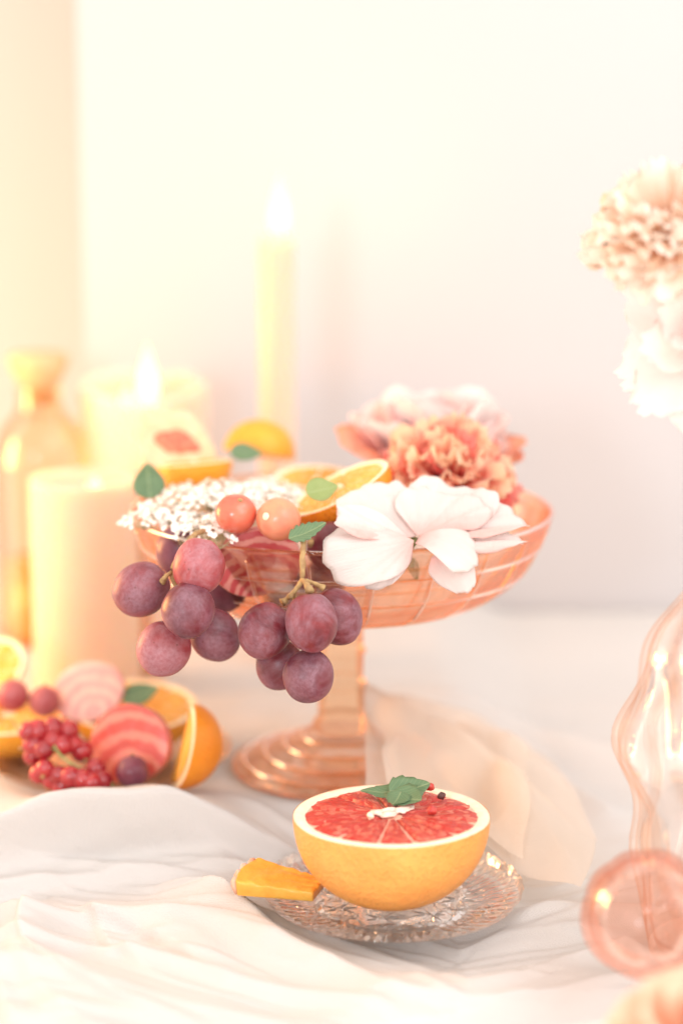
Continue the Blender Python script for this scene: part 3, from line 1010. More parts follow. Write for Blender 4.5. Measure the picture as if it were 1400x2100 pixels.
# peppercorns and seed on the grapefruit
for lab, nm_, p, r, m in [('cracked red peppercorn on the far rim of the grapefruit', 'peppercorn', (.0458, -.170, .0460), .0025, M_PEPPER_RED),
                          ('almost black peppercorn near the far rim of the grapefruit', 'peppercorn', (.0515, -.181, .0450), .0021, M_PEPPER_DARK),
                          ('glossy red peppercorn on the right of the grapefruit face', 'peppercorn', (.0455, -.203, .0450), .0025, M_PEPPER_RED),
                          ('pale seed left of the grapefruit centre', 'seed', (.0145, -.2095, .0445), .0019, M_SEED)]:
    o = part(nm_, ball(r, r, r * .95, 14, 18, .3, int(p[0] * 9999)), m)
    o.location = p
    tag(o, lab, 'peppercorn' if nm_ == 'peppercorn' else 'seed', 'peppercorns on the grapefruit' if nm_ == 'peppercorn' else None)

# ------------------------------------------------------------------ beet slices
def beet(label, loc, rot, r, th, mat, sx=1.0, off=0.0):
    def sh(vf):
        return vf[0] * np.array([sx, 1, 1]) + np.array([0, off, 0]), vf[1]
    t = thing('beet_slice', label, 'beet slice', loc, rot, 'striped beet slices')
    pr = [(.0004, th / 2), (r * .5, th / 2 + .0003), (r * .94, th / 2), (r * .985, th / 2 - .0005)]
    back = [(r, th * .3), (r * 1.01, 0), (r, -th * .35), (r * .97, -th / 2), (.0004, -th / 2)]

    def wob(tt, k, rr, z):
        q = 1 + .06 * mnoise.noise(Vector((math.cos(tt) * 1.2, math.sin(tt) * 1.2, loc[0] * 50)))
        return rr * q, z
    part('face', sh(lathe(pr, 48, fn=wob)), mat, t)
    part('skin', sh(lathe([pr[-1]] + back, 48, fn=wob)), M_BEET_SKIN, t)
    return t


beet('candy striped beet slice leaning inside the bowl below the two berries', (-.0440, -.0960, .1280), frame((-.10, -.05, 1), (.10, -.75, .55)), .0190, .007, M_BEET, 1.3, .022)
beet('large candy striped beet slice standing on the fruit plate left of the orange wedge', (-.1200, -.052, .0080), frame((-.15, .35, 1), (-.35, -.75, .55)), .0235, .008, M_BEET_WIDE, 1.08, .022)
beet('pale striped beet slice on the far orange half near the pillar candle', (-.1500, .002, .0330), frame((-.25, .5, .75), (-.15, -.6, .75)), .0190, .005, M_BEET_PALE, 1.15, .014)

# ------------------------------------------------------------------ lace flower
t = thing('lace_flower', 'white lace flower head of tiny florets spilling over the left rim', 'flower', (-.075, -.04, .158))
centers = []
rl = random.Random(3)
SPOTS = [(-.110, -.058, .1695, .016), (-.098, -.060, .1730, .017), (-.088, -.040, .1785, .018), (-.074, -.052, .1790, .018), (-.083, -.075, .1715, .015),
         (-.0735, -.098, .1715, .013), (-.0665, -.108, .1690, .0115), (-.064, -.085, .1750, .013), (-.070, -.025, .1810, .018), (-.056, -.040, .1800, .018), (-.058, -.062, .1775, .016),
         (-.050, -.015, .1790, .018), (-.040, -.035, .1780, .017), (-.036, -.055, .1750, .014), (-.030, -.012, .1750, .016), (-.088, -.018, .1780, .016),
         (-.044, .004, .1765, .016), (-.022, -.030, .1740, .013), (-.0885, -.088, .1680, .010), (-.104, -.040, .1730, .013)]
Vs, Fs, nV = [], [], 0
SV, SF, nS = [], [], 0
base = Vector((-.066, -.035, .150))
for (cx, cy_, cz, rad) in SPOTS:
    c = Vector((cx, cy_, cz))
    v, f = tube([tuple(base - t.location), tuple((base + c) / 2 + Vector((0, 0, -.006)) - t.location), tuple(c - Vector((0, 0, .010)) - t.location)], [.0008, .0006], 6, 10)
    SV.append(v)
    SF += [tuple(i + nS for i in q) for q in f]
    nS += len(v)
    for k in range(int(62 * (rad / .015) ** 2)):
        a = rl.uniform(0, 6.283)
        rr = math.sqrt(rl.random()) * rad
        p = c + Vector((rr * math.cos(a), rr * math.sin(a), -.30 * rr * rr / rad + rl.uniform(-.0022, .0022)))
        nrm = (Vector((rr * math.cos(a) * .9, rr * math.sin(a) * .9 - .004, rad * .9)) + Vector((rl.uniform(-.5, .5), rl.uniform(-.5, .5), rl.uniform(-.3, .3))) * rad).normalized()
        fm = frame(nrm.orthogonal(), nrm)
        s = rl.uniform(.0011, .0018)
        tw = rl.uniform(0, 6.28)
        # pedicel
        if k % 3 == 0:
            v, f = tube([tuple(c - Vector((0, 0, .010)) - t.location), tuple(p - t.location)], [.0003, .00022], 4, 4)
            SV.append(v)
            SF += [tuple(i + nS for i in q) for q in f]
            nS += len(v)
        for q in range(5):
            aa = tw + q * 1.2566
            d1 = Vector((math.cos(aa), math.sin(aa), 0))
            d2 = Vector((-math.sin(aa), math.cos(aa), 0))
            pts = [Vector((0, 0, -.0003)), d1 * s * .65 + d2 * s * .48 + Vector((0, 0, s * .22)), d1 * s * 1.25 + Vector((0, 0, s * .10)), d1 * s * .65 - d2 * s * .48 + Vector((0, 0, s * .22))]
            for z in pts:
                Vs.append(tuple(fm @ z + p - t.location))
            Fs.append((nV, nV + 1, nV + 2, nV + 3))
            nV += 4
tag(part('florets', (np.array(Vs), Fs), M_LACE, t, smooth=False), kind='stuff')
part('stalk', (np.concatenate(SV), SF), M_LACE_STEM, t)


# ------------------------------------------------------------------ flowers
def bloom(name, label, cat, loc, axis, rings, meshes, mats, group=None, center=None, seed=0, squash=1.0, pmat=None):
    """rings: (count, opening angle from the axis, scale, jitter, root radius, mesh index list, material index list)"""
    rr = random.Random(seed)
    t = thing(name, label, cat, loc, frame(Vector(axis).orthogonal(), axis), group)
    for (cnt, ang, scl, jit, r0, mi, mj) in rings:
        off = rr.uniform(0, 6.28)
        for k in range(cnt):
            az = off + 2 * math.pi * k / cnt + rr.uniform(-jit, jit)
            op = ang + rr.uniform(-jit, jit) * .5
            d = Vector((math.cos(az) * math.sin(op), math.sin(az) * math.sin(op), math.cos(op)))
            rad = Vector((math.cos(az), math.sin(az), 0))
            up = Vector((-math.cos(az) * math.cos(op), -math.sin(az) * math.cos(op), math.sin(op)))
            M = Matrix.Translation(rad * r0) @ frame(d, up + rad.cross(Vector((0, 0, 1))) * rr.uniform(-.25, .25)).to_4x4() @ Matrix.Scale(scl * rr.uniform(.88, 1.1), 4)
            me = meshes[rr.choice(mj)][rr.choice(mi)]
            part('petal', me, None, t, M=M)
    return t


def petal_set(n, mat, **kw):
    out = []
    for k in range(n):
        me = mesh_of(*petal(seed=k + kw.get('sd', 0), **{a: c for a, c in kw.items() if a != 'sd'}))
        me.materials.append(mat)
        out.append(me)
    return out


# ruffled carnation petals: unit length 1
fr = dict(L=1, W=.42, e0=0, e1=-.35, cup=.1, ruffle=.30, freq=6.5, scallop=.05, sfreq=14, tipw=.95, basew=.18, nu=9, nv=17)
CARN = [petal_set(4, M_CARN, **fr), petal_set(4, M_CARN_DEEP, sd=20, **fr), petal_set(4, M_CARN_PALE, sd=40, **fr)]
s = .039
bloom('carnation', 'ruffled coral carnation with peach tips in the glass bowl', 'flower', (.0610, -.016, .1760), (.0, -.55, .84),
      [(12, 1.45, s, .25, .003, [0, 1, 2, 3], [1]), (12, 1.2, s, .25, .003, [0, 1, 2, 3], [1, 1, 0]), (12, .98, s, .25, .003, [0, 1, 2, 3], [0, 1]),
       (11, .76, s * 1.02, .3, .003, [0, 1, 2, 3], [0]), (10, .54, s * 1.02, .3, .002, [0, 1, 2, 3], [0]), (7, .32, s, .4, .001, [0, 1, 2, 3], [0, 0, 1]), (4, .12, s * .98, .5, 0, [0, 1, 2, 3], [0])],
      CARN, None, seed=5)

sm = dict(L=1, W=.54, e0=.15, e1=.35, cup=.22, ruffle=.07, freq=3.5, scallop=.025, sfreq=6, tipw=.72, basew=.2, nu=10, nv=13)
PINK = [petal_set(4, M_PINK_PETAL, **sm), petal_set(4, M_CORAL_EDGE, sd=20, **sm), petal_set(4, M_WHITE_PETAL, sd=40, **sm)]
s = .058
bloom('peony', 'pale pink peony with coral petal edges at the back right of the bowl', 'flower', (.0580, .055, .1680), (.03, -.16, 1),
      [(9, 1.30, s * 1.08, .2, .004, [0, 1, 2, 3], [1, 1, 0]), (9, 1.05, s * 1.05, .2, .004, [0, 1, 2, 3], [0, 0, 2]), (8, .80, s, .25, .004, [0, 1, 2, 3], [0, 0, 2]),
       (7, .58, s * .92, .25, .003, [0, 1, 2, 3], [0, 2]), (6, .38, s * .85, .3, .002, [0, 1, 2, 3], [0]), (4, .18, s * .8, .3, .001, [0, 1, 2, 3], [0])],
      PINK, None, seed=8)

# the open white flower drooping over the front rim: every petal placed by hand
wf = thing('white_flower', 'open white flower with broad petals drooping over the front rim', 'flower', (.0395, -.122, .1675))


def fan(phi0, phi1, Ls, cup, pleat, npl, seed=0, nu=18, nv=34, scal=.06, ruff=.05):
    """a broad petal: a pleated fan about its root, mid line along +Y, face to +Z"""
    r = random.Random(seed)
    ph = [r.uniform(0, 6.28) for _ in range(6)]
    V = []
    for j in range(nv):
        q = j / (nv - 1)
        phi = R(phi0 + (phi1 - phi0) * q)
        L = np.interp(q, np.linspace(0, 1, len(Ls)), Ls)
        e = 1 - .38 * (abs(2 * q - 1)) ** 4
        L *= e * (1 + scal * (math.sin(9 * q + ph[0]) * .5 + math.sin(23 * q + ph[1]) * .35 + math.sin(47 * q + ph[4]) * .25))
        for i in range(nu):
            u = i / (nu - 1)
            rho = L * u
            off = cup * L * u ** 2 + pleat * rho * math.cos(npl * phi + ph[2]) + .018 * rho * math.sin(19 * phi + ph[4]) + .010 * rho * math.sin(31 * phi + ph[5]) + ruff * L * u ** 3 * math.sin(11 * q + ph[3])
            off -= .10 * L * u ** 5
            V.append((rho * math.sin(phi), rho * math.cos(phi), off))
    return np.array(V), grid_faces(nv, nu)


FP = [  # root offset, mid direction, face normal, fan arguments
    ((-.001, .007, .000), (0, .80, .56), (0, -.56, .80), (-100, 42, [.037, .038, .036, .035, .034], .16, .045, 5, 1)),
    ((.001, .006, .0012), (0, .78, .60), (0, -.60, .78), (-30, 84, [.034, .035, .037, .042, .044], .16, .045, 5, 2)),
    ((-.006, .012, .001), (-.10, .80, .60), (0, -.60, .80), (-80, 20, [.036, .039, .039, .037], .24, .05, 6, 31)),
    ((.006, .012, .001), (.25, .80, .58), (0, -.58, .80), (-40, 66, [.037, .040, .042, .044], .24, .05, 6, 32)),
    ((.003, .007, .000), (0, .78, .52), (0, -.56, .80), (28, 100, [.042, .048, .054, .050], .16, .07, 6, 3)),
    ((.004, .005, -.004), (0, .75, .30), (0, -.58, .78), (66, 108, [.040, .050, .046], .10, .06, 5, 13)),
    ((-.003, .003, .001), (0, .62, .66), (0, -.72, .66), (-106, -44, [.030, .038, .036, .028], .42, .06, 6, 4)),
    ((-.001, -.001, .000), (-.93, -.20, -.16), (-.12, -.82, .55), (-70, 44, [.020, .031, .041, .046, .045, .038], -.03, .06, 6, 5, 18, 34, .05, .05)),
    ((-.002, -.002, -.002), (-.66, -.26, -.46), (-.2, -.88, .36), (-42, 34, [.022, .031, .036, .034], -.08, .06, 5, 6)),
]
for p, dr, nm, ar in FP:
    part('petal', fan(*ar), M_WHITE_PETAL, wf, M=Matrix.Translation(p) @ frame(dr, nm).to_4x4(), thick=.0002)
WP = [
    ((.0010, -.003, .001), (.86, -.42, .10), (-.05, -.45, .90), dict(L=.0370, W=.0165, e0=.30, e1=-1.45, cup=.02, ruffle=.04, freq=3, scallop=.03, sfreq=8, tipw=.85, basew=.25, seed=7)),
    ((.0125, -.006, -.006), (.50, -.16, -.85), (.25, -.95, .05), dict(L=.0270, W=.0115, e0=.1, e1=-.2, cup=-.20, ruffle=.05, freq=3, scallop=.03, sfreq=9, tipw=.40, basew=.5, seed=8)),
]
for p, dr, nm, kw in WP:
    kw = dict(kw)
    kw.setdefault('nu', 18)
    kw.setdefault('nv', 23)
    part('petal', petal(**kw), M_WHITE_PETAL, wf, M=Matrix.Translation(p) @ frame(dr, nm).to_4x4(), thick=.0004)
wf.scale = (1.08, 1.0, .90)
part('stem', tube([(.000, .010, -.002), (-.004, .016, -.012), (-.010, .040, -.032), (-.012, .070, -.046)], [.0022, .0016, .0016], 10, 18), M_GREEN, wf)
for k, (dr, nm, L) in enumerate([((-.55, .05, -.75), (-.3, -.9, .2), .017), ((.2, .2, -.9), (0, -1, 0), .015), ((-.9, .2, -.35), (-.2, -.8, .4), .022)]):
    part('sepal', leaf_mesh(L, .0032, .2, .2, 0, 5, k), M_LEAF_PALE, wf, M=Matrix.Translation((-.002, .014, -.014)) @ frame(dr, nm).to_4x4(), thick=.0003)

# ------------------------------------------------------------------ crystal plate under the grapefruit
t = thing('crystal_plate', 'clear cut crystal saucer with star facets under the grapefruit half', 'plate', (.0265, -.177, -.0150))
NA = 540
V = []
rad_steps = np.concatenate([np.linspace(.0008, .066, 120), [.0672, .0678]])
for r in rad_steps:
    for j in range(NA):
        th = 2 * math.pi * j / NA
        rim = max(0.0, (r - .045) / .0225)
        z = .0058 + .0042 * rim ** 1.6
        # star facets: overlapping wedge cuts on a ring, beads on the rim
        if .016 < r < .050:
            for (nn, ph, rc, sz) in ((9, 0.0, .036, .0125),):
                a = (th * nn / (2 * math.pi) + ph) % 1.0 - .5
                x = a * 2 * math.pi / nn * r
                y = r - rc
                rho = math.hypot(x, y)
                if rho < sz:
                    an = math.atan2(y, x)
                    k8 = abs(((an * 8 / (2 * math.pi)) % 1.0) - .5) * 2
                    z += .0024 * k8 * min(1, (sz - rho) / (.35 * sz)) - .0008
                elif rho < sz + .0012:
                    z += .0011
                else:
                    z += .0007 * abs(math.sin(th * 45)) * abs(math.sin(r * 1500))
        elif r >= .050:
            z += .0022 * abs(math.sin(th * 30)) * abs(math.sin((r - .050) * 380))
        scal = 1 + (.012 * abs(math.sin(th * 15)) if r > .058 else 0)
        V.append((r * scal * math.cos(th), r * scal * math.sin(th), z))
n1 = len(rad_steps)
under = [(.0660, .0062), (.060, .0040), (.050, .0014), (.044, .0), (.040, .0), (.038, .0012), (.0008, .0012)]
for r, z in under:
    for j in range(NA):
        th = 2 * math.pi * j / NA
        V.append((r * math.cos(th), r * math.sin(th), z + (.0004 * math.sin(th * 60) if .04 < r < .065 else 0)))
part('dish', (np.array(V), [tuple(reversed(q)) for q in grid_faces(n1 + len(under), NA, True)]), M_CRYSTAL, t, smooth=False)

# pineapple wedge on its rim
t = thing('pineapple_wedge', 'small yellow pineapple wedge with pinkish rind on the crystal saucer', 'pineapple', (-.0300, -.192, -.0015), Matrix.Rotation(R(-22), 3, 'Z') @ Matrix.Rotation(R(8), 3, 'X'))
V, F = [], []
nu, nv = 16, 12
for sgn in (0, 1):
    for i in range(nu):
        u = i / (nu - 1)
        for j in range(nv):
            v = -1 + 2 * j / (nv - 1)
            x = -.020 + .040 * u - .003 * (1 - v * v) * (1 - u)
            y = v * (.0135 - .0055 * u)
            z = (.0085 - .0035 * u if sgn else .0) + (.0011 * mnoise.noise(Vector((x * 260, y * 260, sgn * 5))) if sgn else 0)
            V.append((x, y, z))
F = grid_faces(nu, nv) + [tuple(reversed(q)) for q in grid_faces(nu, nv, off=nu * nv)]
m = nu * nv
for j in range(nv - 1):
    F.append((j + 1, j, m + j, m + j + 1))
    e = (nu - 1) * nv
    F.append((e + j, e + j + 1, m + e + j + 1, m + e + j))
for i in range(nu - 1):
    F.append((i * nv, (i + 1) * nv, m + (i + 1) * nv, m + i * nv))
    F.append(((i + 1) * nv + nv - 1, i * nv + nv - 1, m + i * nv + nv - 1, m + (i + 1) * nv + nv - 1))
V = np.array(V)
V[:, 2] += np.where(V[:, 2] > .003, .0005 * np.sin(V[:, 1] * 2600 + V[:, 0] * 300), 0)
pf = part('flesh', (V, F), M_PINE, t)
md = pf.modifiers.new('soft_edge', 'BEVEL')
md.width = .0016
md.segments = 3
md.limit_method = 'ANGLE'
md.angle_limit = R(50)
for k in range(4):
    y = -.0098 + k * .0066
    V, F = ball(.0021, .0036, .0046, 10, 14, .35, k)
    part('rind_eye', (V + np.array([-.0205 - .0028 * (1 - (y / .0135) ** 2), y, .0042]), F), M_PINE_RIND, t)

# ------------------------------------------------------------------ fruit plate on the left
t = thing('glass_plate', 'clear round glass plate carrying orange halves, currants and beet on the left', 'plate', (-.142, 0.0, 0.0))
pp = [(.0005, .0030), (.050, .0030), (.058, .0042), (.066, .0085), (.0725, .0122), (.0745, .0132), (.0752, .0120), (.0735, .0102), (.067, .0058), (.059, .0014), (.050, .0002), (.0005, .0002)]
part('dish', lathe([tuple(p[:2]) for p in smooth_path([(a, c, 0) for a, c in pp], 60)], 96, fn=lambda tt, k, r, z: (r, z + (.0004 * math.sin(tt * 32) if r > .055 else 0)), flip=True), M_CLEAR, t)

citrus('orange_half', 'large orange half with its cut face up and a leaf on it on the plate', 'orange', (-.1290, .026, .0310), tilt((.28, -1), R(7), .2),
       .0405, .0270, 10, M_RIND_YELLOW, M_PITH, M_PULP_ORANGE, pw=.09, seed=21, core=False)
citrus('orange_half', 'orange half cut by the left picture edge below two bright red grapes', 'orange', (-.2060, .022, .0270), tilt((.1, -1), R(4), .2),
       .0370, .0250, 10, M_RIND_YELLOW, M_PITH, M_PULP_ORANGE, pw=.10, seed=23, core=False)
citrus('orange_slice', 'orange slice cut by the left picture edge before the pillar candle', 'orange', (-.2270, .052, .0430), tilt((-.6, -.8), R(38), .4),
       .0310, .0100, 10, M_RIND_ORANGE, M_PITH, M_PULP_ORANGE, pw=.10, seed=27)

# orange wedge standing on its curved back
t = thing('orange_wedge', 'bright orange wedge standing upright on the right of the fruit plate', 'orange', (-.0930, -.052, .0305), Matrix.Rotation(R(-14), 3, 'Z') @ Matrix.Rotation(R(16), 3, 'Y'))
RW = .0262
sp = R(118)
V = []
nu, nv = 22, 26
for i in range(nu):
    ph = -math.pi / 2 + math.pi * i / (nu - 1)
    for j in range(nv):
        th = -sp / 2 + sp * j / (nv - 1)
        V.append((RW * .92 * max(math.cos(ph), 1e-3) * math.cos(th), RW * .92 * max(math.cos(ph), 1e-3) * math.sin(th), RW * math.sin(ph)))
part('rind', (np.array(V), grid_faces(nu, nv)), M_RIND_ORANGE, t)


def wedge_face(sgn, k0, k1, lift):
    V = []
    th = sgn * sp / 2
    nrm = np.array([-math.sin(th), math.cos(th), 0]) * sgn
    for i in range(nu):
        ph = -math.pi / 2 + math.pi * i / (nu - 1)
        for j in range(8):
            q = k0 + (k1 - k0) * j / 7
            c = max(math.cos(ph), 1e-3)
            z = RW * math.sin(ph) * (k1 if k1 < 1 else 1) * (1 if k1 < 1 else .998)
            p = np.array([RW * .92 * c * q * math.cos(th), RW * .92 * c * q * math.sin(th), z])
            V.append(p + nrm * (lift + (.0006 * math.sin(q * math.pi) * c if k1 < 1 else 0)))
    return np.array(V), grid_faces(nu, 8)


for sgn in (-1, 1):
    part('pith', wedge_face(sgn, 0, .998, 0.0), M_PITH, t)
    part('pulp', wedge_face(sgn, .06, .86, .0006), M_PULP_ORANGE, t)

t = thing('leaf', 'dark green leaf lying on the large orange half beside the candle', 'leaf', (-.1330, .006, .0395), frame((1, .25, .30), (-.1, -.62, .75)), 'loose leaves')
part('blade', leaf_mesh(.0235, .0090, .2, .25, .03, 6, 9), M_LEAF, t, thick=.0004)

for lab, p, r, m in [('bright red grape at the left picture edge on the orange half', (-.1985, -.002, .0455), .0098, M_GRAPE_RED),
                     ('bright red grape between the edge grape and the pale beet slice', (-.1790, -.004, .0425), .0094, M_GRAPE_RED),
                     ('round dark purple grape at the front of the fruit plate before the beet', (-.1193, -.0735, .0215), .0094, M_GRAPE_DK)]:
    t = thing('small_grape', lab, 'grape', p, group='small grapes on the fruit plate')
    part('skin', ball(r, r, r, 22, 30, .02, 4), m, t)
    part('stem_scar', tube([(0, .002, r * .98), (0, .0025, r * 1.06)], [.0012, .0008], 8, 6), M_TWIG, t)

# red currants
cur = thing('currant_bunch', 'bunch of shiny red currants on the left of the fruit plate', 'currants', (-.160, -.064, .020))
rc = random.Random(11)
spots = [(60, -.1745, -.060, .0420), (0, -.1705, -.066, .0325), (0, -.1600, -.064, .0345), (0, -.1570, -.058, .0415), (0, -.1660, -.058, .0430), (0, -.1770, -.062, .0340), (0, -.1780, -.060, .0265),
         (0, -.1690, -.074, .0235), (0, -.1610, -.076, .0205), (0, -.1540, -.078, .0200), (0, -.1655, -.072, .0165), (0, -.1730, -.070, .0190), (0, -.1475, -.078, .0185), (0, -.1420, -.079, .0170),
         (0, -.1370, -.074, .0165), (0, -.1560, -.068, .0140), (0, -.1500, -.072, .0140), (0, -.1405, -.070, .0225), (0, -.1655, -.064, .0375), (0, -.1545, -.060, .0335), (0, -.1500, -.058, .0290), (0, -.1800, -.062, .0420), (0, -.1595, -.074, .0135)]
cm = mesh_of(*ball(.0063, .0063, .0062, 16, 22))
cm.materials.append(M_CURRANT)
tip = mesh_of(*tube([(0, 0, -.0052), (0, 0, -.0066), (0, 0, -.0080)], [.0010, .0008, .0013], 7, 6, .6))
tip.materials.append(M_TWIG)
for _, x, y, z in spots:
    Mx = Matrix.Translation(Vector((x, y, z)) - cur.location) @ Matrix.Rotation(rc.uniform(-1.2, 1.2), 4, 'X') @ Matrix.Rotation(rc.uniform(-1.2, 1.2), 4, 'Y') @ Matrix.Scale(rc.uniform(.88, 1.08), 4)
    g = part('currant', cm, None, cur, M=Mx)
    part('tip', tip, None, g)
part('stalk', join(tube(rel(cur, [(-.168, -.060, .046), (-.163, -.070, .034), (-.154, -.0735, .0265), (-.143, -.075, .0220), (-.130, -.076, .0150)]), [.0008, .0007, .0005], 7, 24, .3),
                   tube(rel(cur, [(-.154, -.0735, .0265), (-.158, -.0775, .0235)]), [.0004, .0004], 6, 6),
                   tube(rel(cur, [(-.163, -.070, .034), (-.171, -.068, .034)]), [.0004, .0004], 6, 6)), M_GREEN, cur)


# ------------------------------------------------------------------ candles
def flame(t, x, y, z, h, r):
    pr = []
    for k in range(16):
        u = k / 15
        pr.append((max(r * (math.sin(math.pi * u ** .66)) ** 1.05, .0002) if 0 < k < 15 else .0002, h * u))
    o = part('flame', lathe(pr, 20), M_FLAME, t, M=Matrix.Translation((x, y, z)))
    return o


def candle(name, label, loc, r, h, mat, flame_h=.04, flame_r=.0075, well=.0, wob=0.0, seed=0, lean=0.0, group=None, drip=False, wick=.008, fx=0.0, rim_drop=0.0):
    t = thing(name, label, 'candle', loc, group=group)
    lipr = min(.004, r * .25)
    pr = [(.0004, 0), (r * .97, 0), (r, .003), (r, h * .5), (r, h - lipr), (r - lipr * .4, h - lipr * .2), (r - lipr, h)]
    if well:
        pr += [(r - lipr * 1.6, h - lipr * .3), (r - lipr * 2.2, h - well * .6), (r * .55, h - well), (.0004, h - well)]
    else:
        pr += [(r * .5, h - .001), (.0004, h - .0015)]
    if drip:
        pr[4:7] = [(r, h - .016), (r * 1.04, h - .010), (r * 1.06, h - .004), (r * .96, h)]

    def fn(tt, k, rr, z):
        if wob and z > h * .6 and rr > r * .5:
            z += wob * (mnoise.noise(Vector((math.cos(tt) * 1.4 + seed, math.sin(tt) * 1.4, 0))) - .2) - rim_drop * max(0, -math.sin(tt)) ** 2
        return rr, z
    prs = [tuple(p[:2]) for p in smooth_path([(a, c, 0) for a, c in pr], 70)]
    prs = [(max(a, .0004), max(c, 0)) for a, c in prs]
    part('wax', lathe(prs, 48, fn=fn), mat, t)
    zb = h - (well if well else .0015)
    part('wick', tube([(fx, 0, zb - .002), (fx, 0, zb + wick * .5), (fx + .0006, 0, zb + wick)], [.0009, .0008], 8, 8), M_WICK, t)
    if flame_h:
        flame(t, fx, 0, zb + .0006, flame_h, flame_r)
    return t


candle('pillar_candle', 'cream pillar candle with a tiny flame beside the left plate', (-.1750, .170, -.004), .0365, .150, M_WAX, .0125, .0050, .010, fx=.008, wick=.005)
candle('pillar_candle', 'wide glowing pillar candle with a melted rim at the back left', (-.1485, .325, -.004), .0480, .198, M_WAX_WHITE, .030, .0065, .034, wob=.010, seed=3, rim_drop=.012, fx=-.012)
candle('taper_candle', 'lit candle hidden behind the fig with only its flame showing', (-.1330, .200, -.004), .0100, .194, M_WAX_PEACH, .0470, .0078, wick=.007)
candle('taper_candle', 'tall lit cream taper candle behind the middle of the bowl', (-.0455, .240, -.004), .0128, .306, M_WAX_PEACH, .0500, .0076, wick=.006, fx=.0025)

# amber bottle with a flared cork stopper
t = thing('amber_bottle', 'amber glass bottle with a broad cork stopper at the far left', 'bottle', (-.2230, .300, -.004))
bp = [(.0004, .0), (.030, .0), (.034, .003), (.0345, .02), (.0345, .125), (.0335, .150), (.028, .166), (.0190, .177), (.0165, .184), (.0160, .192), (.0170, .194), (.0170, .1965), (.0135, .197),
      (.0138, .182), (.0165, .176), (.0255, .164), (.0315, .148), (.0322, .125), (.0322, .02), (.030, .006), (.0004, .006)]
part('glass', lathe([tuple(p[:2]) for p in smooth_path([(a, c, 0) for a, c in bp], 80)], 48), M_AMBER, t)
part('cork', lathe([(.0004, .184), (.0125, .184), (.0132, .197), (.0170, .203), (.0215, .212), (.0225, .219), (.0205, .2215), (.0004, .2220)], 40), M_CORK, t)
b = N("amber_liquid")
M_LIQ = b.done(b.bsdf(color=b.mix(b.noise(20), (.84, .42, .14), (.87, .48, .18)), rough=.2))
part('liquid', lathe([(.0004, .0065), (.030, .0065), (.0318, .02), (.0318, .066), (.0004, .066)], 40), M_LIQ, t)

# ------------------------------------------------------------------ right edge: vase with flowers, glass bauble, rose
t = thing('glass_vase', 'pale pink swirled glass vase cut by the right picture edge', 'vase', (.2050, -.226, -.0210))
vp = [(.0004, .0), (.045, .0), (.052, .004), (.056, .03), (.060, .06), (.063, .085), (.068, .105), (.0665, .125), (.060, .145), (.052, .162), (.040, .182), (.030, .200), (.027, .215), (.032, .232)]
vs = [tuple(p[:2]) for p in smooth_path([(a, c, 0) for a, c in vp], 90)]
vin = [(max(a - .0030, .0004), c + (.004 if c < .01 else 0)) for a, c in reversed(vs)]


def swirl(tt, k, r, z):
    q = 1 + .040 * math.cos(9 * tt + z * 62) * sstep(.0, .02, np.array(z)).item()
    q *= 1 + .050 * math.cos(z * 105 + 1.6) * sstep(.03, .07, np.array(z)).item()
    return r * q, z


part('body', lathe(vs + vin, 144, fn=swirl), M_VASE, t)

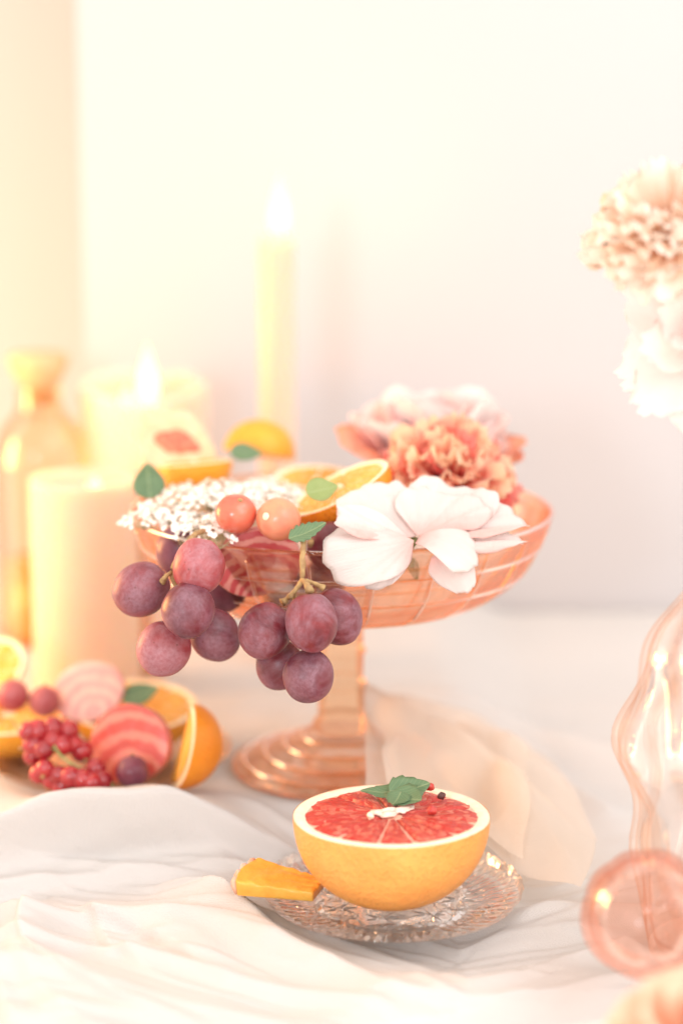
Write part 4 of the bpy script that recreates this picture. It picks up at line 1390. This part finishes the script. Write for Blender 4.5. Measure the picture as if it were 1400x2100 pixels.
s = .036
bloom('peach_flower', 'blurred pale peach ruffled bloom at the upper right picture edge', 'flower', (.1560, -.205, .3330), (-.25, -.55, .8),
      [(10, 1.5, s * 1.1, .25, .003, [0, 1, 2, 3], [2]), (10, 1.2, s, .25, .003, [0, 1, 2, 3], [2]), (10, .95, s, .25, .003, [0, 1, 2, 3], [2, 2, 0]), (9, .7, s, .3, .003, [0, 1, 2, 3], [2]),
       (7, .45, s, .3, .002, [0, 1, 2, 3], [2]), (4, .2, s, .3, .001, [0, 1, 2, 3], [2])], CARN, None, seed=31)
PALE = [petal_set(4, M_WHITE_PETAL, sd=60, L=1, W=.40, e0=.1, e1=-.25, cup=.22, ruffle=.09, freq=4, scallop=.07, sfreq=9, tipw=.75, basew=.22, nu=12, nv=15)]
pb = bloom('pale_peony', 'white and blush peony with drooping petals at the right picture edge', 'flower', (.1790, -.205, .2840), (-.45, -.60, .20),
           [(6, 1.45, .047, .20, .004, [0, 1, 2, 3], [0]), (5, 1.0, .043, .22, .004, [0, 1, 2, 3], [0]), (3, .6, .040, .25, .003, [0, 1, 2, 3], [0]), (3, .3, .034, .3, .001, [0, 1, 2, 3], [0])],
           PALE, None, seed=39)
for lab, P in [('green flower stem rising from the vase to the pale peony', [(.204, -.226, -.01), (.206, -.226, .10), (.203, -.222, .20), (.192, -.213, .262), (.181, -.206, .279)]),
               ('green flower stem rising from the vase to the peach bloom', [(.207, -.228, -.01), (.204, -.230, .10), (.201, -.228, .20), (.190, -.215, .29), (.160, -.207, .331)])]:
    o = part('flower_stem', tube(P, [.0018, .0016, .0015], 10, 40), M_GREEN)
    tag(o, lab, 'stem', 'stems in the vase')

t = thing('glass_bauble', 'coral pink ribbed glass bauble standing before the vase', 'ornament', (.1400, -.300, .0300))
bl = []
for k in range(40):
    ph = -math.pi / 2 + math.pi * k / 39
    bl.append((max(.0285 * math.cos(ph), .0004), .0285 * math.sin(ph)))
bi = [(max(a * .90, .0004), c * .90) for a, c in reversed(bl)]


def ribs(tt, k, r, z):
    return r * (1 + .085 * abs(math.cos(4 * tt + z * 45))), z


part('shell', lathe(bl + bi, 108, fn=ribs), M_ORN, t)
t.rotation_euler = (R(20), R(-30), 0)
t = thing('peach_rose', 'large blurred peach rose in the lower right corner', 'flower', (.1420, -.425, .0240), frame((1, 0, 0), (-.25, -.30, .9)))
RS = petal_set(4, M_ROSE, sd=80, L=1, W=.50, e0=.3, e1=-.45, cup=.30, ruffle=.06, freq=3, scallop=.02, sfreq=5, tipw=.7, basew=.25, nu=12, nv=13)
rr = random.Random(41)
for (cnt, op, scl) in ((7, 1.45, .036), (6, 1.1, .034), (6, .75, .032), (5, .45, .029), (3, .2, .026)):
    o0 = rr.uniform(0, 6)
    for k in range(cnt):
        az = o0 + 6.283 * k / cnt + rr.uniform(-.15, .15)
        d = Vector((math.cos(az) * math.sin(op), math.sin(az) * math.sin(op), math.cos(op)))
        up = Vector((-math.cos(az) * math.cos(op), -math.sin(az) * math.cos(op), math.sin(op)))
        part('petal', RS[k % 4], None, t, M=Matrix.Translation(d * .004) @ frame(d, up).to_4x4() @ Matrix.Scale(scl, 4))
